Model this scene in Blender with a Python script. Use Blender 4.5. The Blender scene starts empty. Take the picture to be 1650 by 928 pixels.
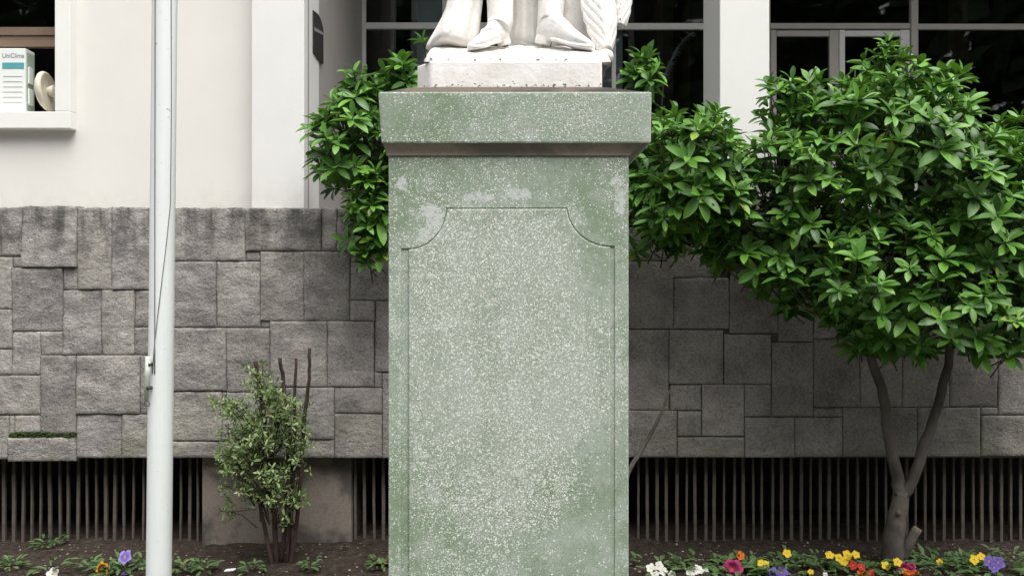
import bpy, bmesh, math, random
import numpy as np
from mathutils import Vector, Matrix, noise as mn

# ------------------------------------------------------------------ camera, sky, sun, exposure
scene = bpy.context.scene
COL = scene.collection
F = 1350.0            # focal length in pixels of the 1650 px wide photograph
EYE = 1.68
cam_data = bpy.data.cameras.new('camera')
cam_data.sensor_width = 36.0
cam_data.lens = 36.0 * F / 1650.0
cam_data.clip_end = 500
cam = bpy.data.objects.new('camera', cam_data)
cam.location = (0, 0, EYE)
cam.rotation_euler = (math.radians(90), 0, 0)
COL.objects.link(cam)
scene.camera = cam

SUN_EL, SUN_AZ = math.radians(63), math.radians(155)   # high, behind the camera and a little right
world = bpy.data.worlds.new('World')
scene.world = world
world.use_nodes = True
wn = world.node_tree
wn.nodes.clear()
w_out = wn.nodes.new('ShaderNodeOutputWorld')
w_bg = wn.nodes.new('ShaderNodeBackground')
w_bg.inputs['Strength'].default_value = 0.125
w_sky = wn.nodes.new('ShaderNodeTexSky')
w_sky.sky_type = 'NISHITA'
w_sky.sun_disc = False
w_sky.sun_elevation = SUN_EL
w_sky.sun_rotation = SUN_AZ
w_sky.dust_density = 4.0
w_hs = wn.nodes.new('ShaderNodeHueSaturation')       # overcast: nearly colourless sky
w_hs.inputs['Saturation'].default_value = 0.12
wn.links.new(w_sky.outputs['Color'], w_hs.inputs['Color'])
wn.links.new(w_hs.outputs['Color'], w_bg.inputs['Color'])
wn.links.new(w_bg.outputs['Background'], w_out.inputs['Surface'])

sun_data = bpy.data.lights.new('sun', 'SUN')
sun_data.energy = 1.5
sun_data.angle = math.radians(50)
sun_data.color = (1.0, 0.965, 0.92)
sun = bpy.data.objects.new('sun', sun_data)
to_sun = Vector((math.sin(SUN_AZ) * math.cos(SUN_EL), math.cos(SUN_AZ) * math.cos(SUN_EL), math.sin(SUN_EL)))
sun.rotation_euler = to_sun.to_track_quat('Z', 'Y').to_euler()
COL.objects.link(sun)

scene.render.engine = 'CYCLES'
scene.view_settings.view_transform = 'Standard'
scene.view_settings.look = 'None'
scene.view_settings.exposure = 1.03
scene.view_settings.gamma = 1.0
scene.view_settings.use_curve_mapping = False

# ------------------------------------------------------------------ helpers
RND = random.Random(7)

def P(px, py, d):
    """a point of the place: photograph pixel at a distance d"""
    return Vector(((px - 825.0) / F * d, d, EYE - (py - 464.0) / F * d))

def X(px, d): return (px - 825.0) / F * d
def Z(py, d): return EYE - (py - 464.0) / F * d

def tag(o, label=None, category=None, group=None, kind=None):
    if label: o['label'] = label
    if category: o['category'] = category
    if group: o['group'] = group
    if kind: o['kind'] = kind
    return o

def empty(name, loc=(0, 0, 0)):
    o = bpy.data.objects.new(name, None)
    o.location = loc
    o.empty_display_size = 0.1
    COL.objects.link(o)
    return o

class MB:
    def __init__(self):
        self.v = []; self.f = []
    def add(self, v, f):
        b = len(self.v)
        self.v += [tuple(p) for p in v]
        self.f += [tuple(b + i for i in q) for q in f]
        return self
    def box(self, x0, x1, y0, y1, z0, z1):
        v = [(x0, y0, z0), (x1, y0, z0), (x1, y1, z0), (x0, y1, z0), (x0, y0, z1), (x1, y0, z1), (x1, y1, z1), (x0, y1, z1)]
        return self.add(v, [(0, 3, 2, 1), (4, 5, 6, 7), (0, 1, 5, 4), (1, 2, 6, 5), (2, 3, 7, 6), (3, 0, 4, 7)])
    def tube(self, pts, rad, n=8, cap=True):
        pts = [Vector(p) for p in pts]
        v = []; f = []
        ref = None
        for i, p in enumerate(pts):
            a = pts[max(0, i - 1)]; b = pts[min(len(pts) - 1, i + 1)]
            t = (b - a).normalized()
            if ref is None:
                ref = t.orthogonal().normalized()
            ref = (ref - t * ref.dot(t)).normalized()
            bi = t.cross(ref)
            r = rad[i] if isinstance(rad, (list, tuple)) else rad
            for k in range(n):
                an = 2 * math.pi * k / n
                v.append(p + (ref * math.cos(an) + bi * math.sin(an)) * r)
        for i in range(len(pts) - 1):
            for k in range(n):
                k2 = (k + 1) % n
                f.append((i * n + k, i * n + k2, (i + 1) * n + k2, (i + 1) * n + k))
        if cap:
            f.append(tuple(reversed(range(n))))
            f.append(tuple(range((len(pts) - 1) * n, len(pts) * n)))
        return self.add(v, f)
    def rings(self, rings, cap=True):
        n = len(rings[0]); v = []; f = []
        for r in rings: v += [tuple(p) for p in r]
        for i in range(len(rings) - 1):
            for k in range(n):
                k2 = (k + 1) % n
                f.append((i * n + k, i * n + k2, (i + 1) * n + k2, (i + 1) * n + k))
        if cap:
            f.append(tuple(reversed(range(n))))
            f.append(tuple(range((len(rings) - 1) * n, len(rings) * n)))
        return self.add(v, f)
    def ball(self, c, r, nu=10, nv=7):
        c = Vector(c)
        if not isinstance(r, (tuple, list)): r = (r, r, r)
        v = [c + Vector((0, 0, -r[2]))]; f = []
        for i in range(1, nv):
            ph = math.pi * i / nv - math.pi / 2
            for k in range(nu):
                a = 2 * math.pi * k / nu
                v.append(c + Vector((r[0] * math.cos(ph) * math.cos(a), r[1] * math.cos(ph) * math.sin(a), r[2] * math.sin(ph))))
        v.append(c + Vector((0, 0, r[2])))
        for k in range(nu):
            f.append((0, 1 + (k + 1) % nu, 1 + k))
            f.append((len(v) - 1, 1 + (nv - 2) * nu + k, 1 + (nv - 2) * nu + (k + 1) % nu))
        for i in range(nv - 2):
            for k in range(nu):
                k2 = (k + 1) % nu
                f.append((1 + i * nu + k, 1 + i * nu + k2, 1 + (i + 1) * nu + k2, 1 + (i + 1) * nu + k))
        return self.add(v, f)
    def extrude_xz(self, pts, y0, y1):
        """outline in (x, z), counted anticlockwise seen from -y, made solid from y0 (front) to y1"""
        n = len(pts)
        v = [(p[0], y0, p[1]) for p in pts] + [(p[0], y1, p[1]) for p in pts]
        f = [tuple(range(n)), tuple(reversed(range(n, 2 * n)))]
        for k in range(n):
            k2 = (k + 1) % n
            f.append((k2, k, n + k, n + k2))
        return self.add(v, f)
    def mesh(self, name, smooth=False):
        me = bpy.data.meshes.new(name)
        me.from_pydata(self.v, [], self.f)
        me.validate()
        if smooth:
            me.polygons.foreach_set('use_smooth', [True] * len(me.polygons))
        me.update()
        return me
    def build(self, name, mat, parent=None, smooth=False, bevel=0, seg=2):
        return link(name, self.mesh(name, smooth), mat, parent, bevel, seg)

def link(name, me, mat=None, parent=None, bevel=0, seg=2):
    if mat is not None and not me.materials:
        me.materials.append(mat)
    o = bpy.data.objects.new(name, me)
    COL.objects.link(o)
    if parent is not None:
        o.parent = parent
        o.matrix_parent_inverse = Matrix.Translation(parent.location).inverted() if parent.type == 'EMPTY' else Matrix.Identity(4)
    if bevel:
        m = o.modifiers.new('bevel', 'BEVEL'); m.width = bevel; m.segments = seg; m.limit_method = 'ANGLE'
        m.angle_limit = math.radians(40)
    return o

def fbm(p, o=4, h=0.9): return mn.fractal(Vector(p), h, 2.1, o)

# ------------------------------------------------------------------ materials
class Mat:
    def __init__(self, name, rough=0.8, spec=0.3):
        self.m = bpy.data.materials.new(name); self.m.use_nodes = True
        self.t = self.m.node_tree
        self.b = self.t.nodes['Principled BSDF']
        self.b.inputs['Roughness'].default_value = rough
        self.b.inputs['Specular IOR Level'].default_value = spec
        self.co = self.t.nodes.new('ShaderNodeTexCoord')
    def n(self, ty, **kw):
        nd = self.t.nodes.new(ty)
        for k, v in kw.items():
            if k.startswith('_'): setattr(nd, k[1:], v)
            else:
                nd.inputs[k.replace('__', ' ')].default_value = v
        return nd
    def l(self, a, b): self.t.links.new(a, b)
    def mapping(self, src='Object', scale=(1, 1, 1), loc=None):
        mp = self.n('ShaderNodeMapping')
        mp.inputs['Scale'].default_value = scale
        if loc: mp.inputs['Location'].default_value = loc
        self.l(self.co.outputs[src], mp.inputs['Vector'])
        return mp.outputs['Vector']
    def noise(self, vec, scale, detail=4, rough=0.55, out='Fac'):
        nd = self.n('ShaderNodeTexNoise', Scale=scale, Detail=detail, Roughness=rough)
        if vec is not None: self.l(vec, nd.inputs['Vector'])
        return nd.outputs[out]
    def ramp(self, fac, stops):
        r = self.n('ShaderNodeValToRGB')
        while len(r.color_ramp.elements) < len(stops): r.color_ramp.elements.new(0.5)
        for e, (p, c) in zip(r.color_ramp.elements, stops):
            e.position = p
            e.color = (c, c, c, 1) if isinstance(c, (int, float)) else (*c, 1)
        self.l(fac, r.inputs['Fac'])
        return r.outputs['Color']
    def mix(self, fac, a, b, mode='MIX'):
        nd = self.n('ShaderNodeMix', _data_type='RGBA', _blend_type=mode)
        for s, v in ((0, fac), (6, a), (7, b)):
            if isinstance(v, (int, float)): nd.inputs[s].default_value = v
            elif isinstance(v, tuple): nd.inputs[s].default_value = (*v, 1)
            else: self.l(v, nd.inputs[s])
        return nd.outputs[2]
    def math(self, op, a, b=None, clamp=False):
        nd = self.n('ShaderNodeMath', _operation=op, _use_clamp=clamp)
        for i, v in enumerate((a, b)):
            if v is None: continue
            if isinstance(v, (int, float)): nd.inputs[i].default_value = v
            else: self.l(v, nd.inputs[i])
        return nd.outputs[0]
    def color(self, c):
        if isinstance(c, tuple): self.b.inputs['Base Color'].default_value = (*c, 1)
        else: self.l(c, self.b.inputs['Base Color'])
    def bump(self, h, strength=0.4, dist=0.01):
        bp = self.n('ShaderNodeBump', Strength=strength, Distance=dist)
        self.l(h, bp.inputs['Height']); self.l(bp.outputs['Normal'], self.b.inputs['Normal'])
    def rand(self):
        return self.n('ShaderNodeObjectInfo').outputs['Random']
    def spot(self, pos, r, vec, ns=None, wob=0.0):
        """1 inside a blot of radius r (x, y, z radii) round pos, ragged by noise ns"""
        s = self.n('ShaderNodeVectorMath', _operation='SUBTRACT'); self.l(vec, s.inputs[0]); s.inputs[1].default_value = pos
        d = self.n('ShaderNodeVectorMath', _operation='DIVIDE'); self.l(s.outputs[0], d.inputs[0]); d.inputs[1].default_value = r
        ln = self.n('ShaderNodeVectorMath', _operation='LENGTH'); self.l(d.outputs[0], ln.inputs[0])
        v = ln.outputs['Value']
        if ns is not None:
            v = self.math('ADD', v, self.math('MULTIPLY', self.math('SUBTRACT', ns, 0.5), wob))
        mr = self.n('ShaderNodeMapRange', _clamp=True)
        self.l(v, mr.inputs[0]); mr.inputs[1].default_value = 1.05; mr.inputs[2].default_value = 0.8
        return mr.outputs[0]

def plain(name, c, rough=0.7, spec=0.3, var=0.12, scale=6.0, bump=0.15, bscale=60, metallic=0.0, bdist=0.004):
    m = Mat(name, rough, spec)
    v = m.co.outputs['Object']
    ns = m.noise(v, scale, 5)
    m.color(m.mix(m.ramp(ns, [(0.3, 0.0), (0.7, 1.0)]), tuple(x * (1 - var) for x in c), tuple(min(1, x * (1 + var)) for x in c)))
    if bump: m.bump(m.noise(v, bscale, 3), bump, bdist)
    m.b.inputs['Metallic'].default_value = metallic
    return m.m

def stone_material():
    m = Mat('rough cut grey stone', 0.85, 0.25)
    v = m.mapping('Object', (1, 1, 1.0))
    vs = m.mapping('Object', (0.82, 1, 1.15))
    r = m.rand()
    base = m.ramp(r, [(0.0, (0.32, 0.298, 0.282)), (0.25, (0.45, 0.42, 0.395)), (0.5, (0.39, 0.368, 0.35)), (0.75, (0.42, 0.395, 0.355)), (1.0, (0.50, 0.468, 0.438))])
    big = m.noise(v, 5.5, 5, 0.6)
    c = m.mix(m.ramp(big, [(0.35, 1.0), (0.62, 0.0)]), base, m.mix(1.0, base, (0.62, 0.62, 0.64), 'MULTIPLY'))
    grain = m.noise(vs, 70, 6, 0.7)
    c = m.mix(m.ramp(grain, [(0.36, 0.75), (0.52, 0.0)]), c, m.mix(1.0, c, (0.5, 0.48, 0.47), 'MULTIPLY'))
    c = m.mix(m.ramp(grain, [(0.56, 0.0), (0.70, 0.8)]), c, (0.46, 0.43, 0.40))
    c = m.mix(m.ramp(m.noise(v, 130, 4, 0.75), [(0.33, 0.7), (0.47, 0.0)]), c, m.mix(1.0, c, (0.42, 0.41, 0.40), 'MULTIPLY'))
    c = m.mix(m.ramp(m.noise(v, 105, 3, 0.7), [(0.60, 0.0), (0.70, 0.75)]), c, (0.50, 0.47, 0.44))
    # weather streaks near the head of the wall, and green algae low down on the left
    st = m.noise(m.mapping('Object', (7, 7, 1.4)), 1.6, 4, 0.6)
    sep = m.n('ShaderNodeSeparateXYZ'); m.l(m.co.outputs['Object'], sep.inputs[0])
    hi = m.n('ShaderNodeMapRange', _clamp=True); m.l(sep.outputs['Z'], hi.inputs[0]); hi.inputs[1].default_value = 1.75; hi.inputs[2].default_value = 2.15
    k = m.math('MULTIPLY', m.ramp(st, [(0.46, 0.0), (0.62, 0.85)]), hi.outputs[0])
    c = m.mix(k, c, (0.085, 0.083, 0.076))
    k2 = m.math('MULTIPLY', m.ramp(st, [(0.3, 0.45), (0.45, 0.0)]), hi.outputs[0])
    c = m.mix(k2, c, (0.40, 0.38, 0.36))
    lo = m.n('ShaderNodeMapRange', _clamp=True); m.l(sep.outputs['Z'], lo.inputs[0]); lo.inputs[1].default_value = 1.0; lo.inputs[2].default_value = 0.6
    alg = m.math('MULTIPLY', m.ramp(m.noise(v, 4.0, 4), [(0.45, 0.0), (0.7, 0.55)]), lo.outputs[0])
    c = m.mix(alg, c, (0.17, 0.185, 0.11))
    m.color(c)
    h = m.math('ADD', m.math('MULTIPLY', m.noise(vs, 26, 8, 0.68), 1.0), m.math('MULTIPLY', grain, 0.35))
    m.bump(h, 1.0, 0.016)
    return m.m

def terrazzo_material(name='green washed terrazzo', cap=False):
    m = Mat(name, 0.7, 0.35)
    v = m.co.outputs['Object']
    n1 = m.noise(v, 3.2, 6, 0.62)
    n2 = m.noise(v, 11, 6, 0.65)
    base = m.mix(m.ramp(n1, [(0.36, 0.0), (0.62, 1.0)]), (0.205, 0.275, 0.182), (0.31, 0.37, 0.30))
    base = m.mix(m.math('MULTIPLY', m.spot((-0.03, 2.69, 1.50), (0.36, 1.0, 0.50), v, n2, 2.6), 0.45), base, (0.45, 0.495, 0.45))
    stk = m.noise(m.mapping('Object', (9, 9, 1.3)), 1.0, 5, 0.65)
    base = m.mix(m.ramp(stk, [(0.52, 0.0), (0.72, 0.5)]), base, (0.18, 0.25, 0.155))
    base = m.mix(m.ramp(n2, [(0.5, 0.0), (0.75, 0.7)]), base, (0.44, 0.475, 0.445))
    base = m.mix(m.ramp(m.noise(v, 7, 5, 0.7), [(0.58, 0.0), (0.72, 0.6)]), base, (0.165, 0.235, 0.12))
    base = m.mix(m.ramp(m.noise(v, 120, 4, 0.7), [(0.35, 0.5), (0.5, 0.0)]), base, m.mix(1.0, base, (0.6, 0.6, 0.58), 'MULTIPLY'))
    # marble chips laid bare where the wash has worn off
    wear = m.noise(v, 2.6, 5, 0.6)
    sc = m.spot((-0.03, 2.69, 1.42), (0.38, 1.0, 0.62), v, n2, 1.2)
    sep = m.n('ShaderNodeSeparateXYZ'); m.l(v, sep.inputs[0])
    wf = m.math('ADD', m.math('ADD', m.math('MULTIPLY', wear, 1.5), -0.30), m.math('MULTIPLY', sc, 0.17 if not cap else 0.1))
    bev = m.n('ShaderNodeBevel', Radius=0.012); bev.samples = 4
    geo = m.n('ShaderNodeNewGeometry')
    dt = m.n('ShaderNodeVectorMath', _operation='DOT_PRODUCT'); m.l(bev.outputs[0], dt.inputs[0]); m.l(geo.outputs['Normal'], dt.inputs[1])
    edge = m.ramp(dt.outputs['Value'], [(0.90, 1.0), (0.995, 0.0)])
    wf = m.math('ADD', wf, m.math('MULTIPLY', edge, 0.2))
    dn = m.n('ShaderNodeVectorMath', _operation='MULTIPLY_ADD'); m.l(m.noise(v, 190, 2, 0.6, 'Color'), dn.inputs[0]); dn.inputs[1].default_value = (.010, .010, .010); m.l(v, dn.inputs[2])
    wv = dn.outputs[0]
    def chips(scale, size, lo, hi):
        vo = m.n('ShaderNodeTexVoronoi', Scale=scale, Randomness=1.0); m.l(wv, vo.inputs['Vector'])
        sp = m.n('ShaderNodeSeparateColor'); m.l(vo.outputs['Color'], sp.inputs[0])
        keep = m.math('LESS_THAN', sp.outputs[0], m.ramp(wf, [(lo, 0.05), (hi, 0.76)]))
        rad = m.math('MULTIPLY', m.math('ADD', m.math('MULTIPLY', sp.outputs[1], 0.7), 0.45), size)
        return m.math('MULTIPLY', m.math('LESS_THAN', vo.outputs['Distance'], rad), keep)
    c1 = chips(158, 0.41, 0.34, 0.66)
    c2 = chips(250, 0.40, 0.31, 0.66)
    ch = m.math('MAXIMUM', c1, c2)
    c = m.mix(m.math('MULTIPLY', ch, m.ramp(m.noise(v, 75, 3, 0.7), [(0.3, 0.45), (0.6, 1.0)])), base, m.mix(n2, (0.66, 0.68, 0.64), (0.90, 0.90, 0.87)))
    if not cap:
        for (px, py, rx, rz) in ((647, 296, 10, 12), (690, 338, 12, 14), (706, 352, 17, 20), (770, 318, 24, 8), (838, 312, 20, 9), (1000, 326, 11, 20), (995, 292, 12, 9), (683, 380, 14, 9)):
            p = P(px, py, 2.69)
            k = m.spot(tuple(p), (rx / 500, 0.2, rz / 500), v, m.noise(v, 34, 5, 0.7), 2.2)
            c = m.mix(m.math('MULTIPLY', k, m.ramp(m.noise(v, 60, 4), [(0.35, 0.1), (0.55, 0.8)])), c, (0.56, 0.58, 0.57))
    m.color(c)
    m.bump(m.math('ADD', m.math('MULTIPLY', n2, 0.8), m.math('ADD', m.math('MULTIPLY', ch, 0.15), m.math('MULTIPLY', m.noise(v, 160, 3), 0.25))), 0.5, 0.006)
    return m.m

def leaf_material(name, dark, mid, light, rough=0.38, trans=0.22):
    m = Mat(name, rough, 0.5)
    geo = m.n('ShaderNodeNewGeometry')
    r = m.math('FRACT', m.math('ADD', m.rand(), geo.outputs['Random Per Island']))
    c = m.ramp(r, [(0.0, dark), (0.45, mid), (0.975, light), (0.995, (light[0] * 1.5, light[1] * 1.05, light[2]))])
    c = m.mix(m.ramp(m.noise(m.co.outputs['Object'], 26, 2), [(0.68, 0.0), (0.76, 0.35)]), c, (0.10, 0.09, 0.03))
    c = m.mix(m.ramp(m.noise(m.co.outputs['Object'], 9, 3), [(0.4, 0.0), (0.7, 0.35)]), c, m.mix(1.0, c, (1.25, 1.1, 0.7), 'MULTIPLY'))
    c = m.mix(m.math('MULTIPLY', geo.outputs['Backfacing'], 0.5), c, (0.13, 0.22, 0.09))
    m.color(c)
    tr = m.n('ShaderNodeBsdfTranslucent'); m.l(m.mix(1.0, c, (1.3, 1.5, 0.5), 'MULTIPLY'), tr.inputs['Color'])
    mx = m.n('ShaderNodeMixShader'); mx.inputs[0].default_value = trans
    m.l(m.b.outputs[0], mx.inputs[1]); m.l(tr.outputs[0], mx.inputs[2])
    m.l(mx.outputs[0], m.t.nodes['Material Output'].inputs['Surface'])
    return m.m

def glass_material(name, tint=(0.75, 0.78, 0.78)):
    m = Mat(name)
    m.t.nodes.remove(m.b)
    tr = m.n('ShaderNodeBsdfTransparent'); tr.inputs['Color'].default_value = (*tint, 1)
    gl = m.n('ShaderNodeBsdfGlossy'); gl.inputs['Roughness'].default_value = 0.02
    fr = m.n('ShaderNodeFresnel', IOR=1.5)
    mx = m.n('ShaderNodeMixShader')
    m.l(fr.outputs[0], mx.inputs[0]); m.l(tr.outputs[0], mx.inputs[1]); m.l(gl.outputs[0], mx.inputs[2])
    m.l(mx.outputs[0], m.t.nodes['Material Output'].inputs['Surface'])
    return m.m

def statue_material():
    m = Mat('weathered white statue stone', 0.6, 0.35)
    v = m.co.outputs['Object']
    c = m.mix(m.ramp(m.noise(v, 9, 5, 0.6), [(0.35, 0.0), (0.65, 1.0)]), (0.75, 0.72, 0.68), (0.89, 0.88, 0.86))
    c = m.mix(m.ramp(m.noise(v, 34, 6, 0.7), [(0.56, 0.0), (0.74, 0.45)]), c, (0.44, 0.40, 0.34))
    sp = m.math('MULTIPLY', m.ramp(m.noise(v, 150, 3, 0.6), [(0.64, 0.0), (0.70, 1.0)]), m.ramp(m.noise(v, 14, 3), [(0.5, 0.0), (0.6, 0.8)]))
    c = m.mix(sp, c, (0.12, 0.11, 0.10))
    sep = m.n('ShaderNodeSeparateXYZ'); m.l(v, sep.inputs[0])
    for z0, hh in ((Z(138.5, 2.84), 0.022), (Z(98, 2.84) + 0.004, 0.020)):      # black lichen chips along the foot and along the rock's edge
        b = m.n('ShaderNodeMapRange', _clamp=True); m.l(m.math('ABSOLUTE', m.math('SUBTRACT', sep.outputs['Z'], z0)), b.inputs[0]); b.inputs[1].default_value = hh; b.inputs[2].default_value = 0.0
        k = m.math('ADD', m.math('MULTIPLY', b.outputs[0], 0.16), m.noise(v, 75, 4, 0.65))
        c = m.mix(m.ramp(k, [(0.70, 0.0), (0.74, 0.9)]), c, (0.07, 0.065, 0.06))
    m.color(c)
    m.bump(m.noise(v, 60, 6, 0.6), 0.3, 0.006)
    return m.m

def soil_material():
    m = Mat('dark garden soil', 0.95, 0.1)
    v = m.co.outputs['Object']
    n = m.noise(v, 18, 8, 0.7)
    c = m.ramp(n, [(0.3, (0.022, 0.017, 0.014)), (0.55, (0.055, 0.043, 0.034)), (0.75, (0.10, 0.083, 0.066))])
    m.color(c)
    m.bump(m.math('ADD', n, m.math('MULTIPLY', m.noise(v, 90, 5), 0.4)), 0.9, 0.03)
    return m.m

def concrete_material(name, c0, c1, stain):
    m = Mat(name, 0.9, 0.2)
    v = m.co.outputs['Object']
    c = m.mix(m.noise(v, 5, 5, 0.6), c0, c1)
    c = m.mix(m.ramp(m.noise(v, 3.2, 5, 0.6), [(0.47, 0.0), (0.60, 0.9)]), c, stain)
    c = m.mix(m.ramp(m.noise(v, 60, 4, 0.7), [(0.35, 0.4), (0.5, 0.0)]), c, stain)
    m.color(c); m.bump(m.noise(v, 50, 5), 0.4, 0.005)
    return m.m

M = {}
M['stone'] = stone_material()
M['mortar'] = plain('dark joint mortar', (0.11, 0.10, 0.09), 0.95, 0.1, 0.2)
M['terrazzo'] = terrazzo_material()
M['terrazzo_cap'] = terrazzo_material('green washed terrazzo of the cap', True)
M['cove'] = concrete_material('brown stained cove', (0.24, 0.205, 0.165), (0.33, 0.285, 0.235), (0.13, 0.125, 0.10))
M['mortar_bed'] = concrete_material('brown mortar bed', (0.09, 0.072, 0.058), (0.16, 0.135, 0.11), (0.04, 0.036, 0.03))
M['statue'] = statue_material()
def wall_paint(name, c):
    m = Mat(name, 0.82, 0.2)
    v = m.co.outputs['Object']
    k = m.mix(m.ramp(m.noise(v, 1.7, 6, 0.62), [(0.35, 0.0), (0.7, 1.0)]), tuple(x * .955 for x in c), c)
    st = m.noise(m.mapping('Object', (9, 9, .7)), 1.0, 5, 0.65)                      # faint rain runs
    k = m.mix(m.ramp(st, [(0.60, 0.0), (0.80, 0.30)]), k, tuple(x * .86 for x in c))
    sep = m.n('ShaderNodeSeparateXYZ'); m.l(v, sep.inputs[0])
    lo = m.n('ShaderNodeMapRange', _clamp=True); m.l(sep.outputs['Z'], lo.inputs[0]); lo.inputs[1].default_value = 2.42; lo.inputs[2].default_value = 2.17
    g = m.math('MULTIPLY', lo.outputs[0], m.ramp(m.noise(v, 13, 5, 0.7), [(0.42, 0.0), (0.68, 0.28)]))   # splash grime above the stone
    k = m.mix(g, k, (0.50, 0.47, 0.42))
    k = m.mix(m.ramp(m.noise(v, 48, 3, 0.6), [(0.70, 0.0), (0.75, 0.35)]), k, (0.50, 0.48, 0.45))        # specks
    m.color(k)
    m.bump(m.math('ADD', m.noise(v, 170, 4, 0.7), m.math('MULTIPLY', m.noise(v, 6, 3), 1.5)), 0.22, 0.004)
    return m.m
M['white_wall'] = wall_paint('cream white wall paint', (0.79, 0.77, 0.725))
M['white_pillar'] = wall_paint('white pillar paint', (0.81, 0.80, 0.78))
M['grey_wall'] = plain('grey return wall paint', (0.40, 0.375, 0.36), 0.6, 0.3, 0.05, 2.0, 0.1, 120, bdist=0.003)
M['frame_white'] = plain('white window frame paint', (0.82, 0.82, 0.78), 0.55, 0.35, 0.02)
M['aluminium'] = plain('satin aluminium', (0.80, 0.80, 0.78), 0.42, 0.5, 0.05, bump=0.05)
M['grey_frame'] = plain('grey painted door frame', (0.50, 0.475, 0.45), 0.5, 0.4, 0.05, bump=0.05)
M['sash'] = plain('brown sash rail', (0.24, 0.17, 0.125), 0.5, 0.4, 0.1, bump=0.08)
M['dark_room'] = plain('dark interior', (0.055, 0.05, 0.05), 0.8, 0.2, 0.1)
M['room_brown'] = plain('brown interior curtain', (0.17, 0.12, 0.09), 0.8, 0.2, 0.2, 12)
M['sky_reflection'] = plain('pale grey sky reflection panel', (0.74, 0.78, 0.82), 0.7, 0.2, 0.05)  # pale colour imitates sky reflected in the entrance glass
M['glass'] = glass_material('window glass')
M['plaque'] = plain('dark plaque', (0.05, 0.045, 0.045), 0.35, 0.5, 0.1, bump=0.03)
M['plaque_band'] = plain('plaque pale band', (0.30, 0.28, 0.27), 0.4, 0.4, 0.05)
M['bar'] = plain('weathered grille bar', (0.115, 0.10, 0.086), 0.85, 0.2, 0.35, 14, 0.3, 80)
M['pier'] = concrete_material('stained pier concrete', (0.20, 0.17, 0.145), (0.29, 0.25, 0.215), (0.085, 0.078, 0.07))
M['soil'] = soil_material()
M['paving'] = concrete_material('plaza paving', (0.13, 0.125, 0.12), (0.18, 0.172, 0.162), (0.09, 0.087, 0.083))
M['kerb'] = concrete_material('kerb stone', (0.26, 0.25, 0.24), (0.34, 0.33, 0.31), (0.17, 0.16, 0.15))
M['pole'] = plain('chalky white pole paint', (0.78, 0.82, 0.81), 0.45, 0.45, 0.05, 9, 0.15, 40)
m = Mat('chalky white pole paint', 0.5, 0.4); v = m.co.outputs['Object']
k = m.mix(m.noise(m.mapping('Object', (30, 30, 2)), 1.0, 5, 0.65), (0.70, 0.735, 0.73), (0.83, 0.86, 0.85))
k = m.mix(m.ramp(m.noise(v, 60, 4, 0.6), [(0.68, 0.0), (0.72, 0.8)]), k, (0.30, 0.26, 0.22))
k = m.mix(m.ramp(m.noise(m.mapping('Object', (14, 14, 3.5)), 1.0, 6, 0.7), [(0.62, 0.0), (0.72, 0.5)]), k, (0.50, 0.52, 0.50))
m.color(k); m.bump(m.noise(v, 40, 4), 0.2, 0.004); M['pole'] = m.m
M['rope'] = plain('grey halyard', (0.22, 0.22, 0.22), 0.9, 0.1, 0.2)
M['cleat'] = plain('worn pale cleat', (0.55, 0.58, 0.52), 0.5, 0.4, 0.2, 40)
M['dark_metal'] = plain('dark metal', (0.06, 0.05, 0.05), 0.5, 0.4, 0.2)
M['leaf'] = leaf_material('glossy evergreen leaf', (0.026, 0.085, 0.012), (0.070, 0.195, 0.023), (0.138, 0.320, 0.042), 0.46, .12)
M['leaf_pale'] = leaf_material('small pale shrub leaf', (0.065, 0.115, 0.035), (0.15, 0.23, 0.075), (0.32, 0.40, 0.20), 0.5, 0.25)
M['leaf_low'] = leaf_material('bedding leaf', (0.045, 0.09, 0.03), (0.07, 0.135, 0.045), (0.11, 0.18, 0.07), 0.55, 0.2)
M['bark'] = concrete_material('grey brown bark', (0.085, 0.075, 0.065), (0.14, 0.125, 0.108), (0.055, 0.048, 0.043))
M['bark_dark'] = plain('dark pruned bark', (0.055, 0.038, 0.032), 0.9, 0.1, 0.3, 20, 0.5, 60)
M['twig'] = plain('green twig', (0.06, 0.085, 0.03), 0.8, 0.2, 0.2)
M['cut_wood'] = plain('pale cut wood', (0.26, 0.19, 0.135), 0.9, 0.1, 0.2)
M['box_white'] = plain('white appliance casing', (0.80, 0.83, 0.80), 0.5, 0.4, 0.02, bump=0.03)
M['box_green'] = plain('pale green casing side', (0.42, 0.52, 0.44), 0.5, 0.4, 0.05)
M['teal'] = plain('teal print', (0.10, 0.36, 0.40), 0.5, 0.3, 0.05, bump=0)
M['print'] = plain('grey violet print', (0.30, 0.29, 0.38), 0.6, 0.3, 0.05, bump=0)
M['line_grey'] = plain('faint grey groove', (0.52, 0.52, 0.52), 0.6, 0.3, 0.02, bump=0)
M['cream'] = plain('cream plastic', (0.66, 0.62, 0.50), 0.5, 0.4, 0.05)
M['paper'] = plain('white paper', (0.72, 0.72, 0.74), 0.8, 0.2, 0.03)
M['streak'] = plain('pale streak stand-in', (0.82, 0.82, 0.84), 0.9, 0.1, 0.2)
M['moss'] = plain('green moss', (0.035, 0.062, 0.016), 0.95, 0.05, 0.4, 40, 0.8, 150, bdist=0.01)

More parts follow.
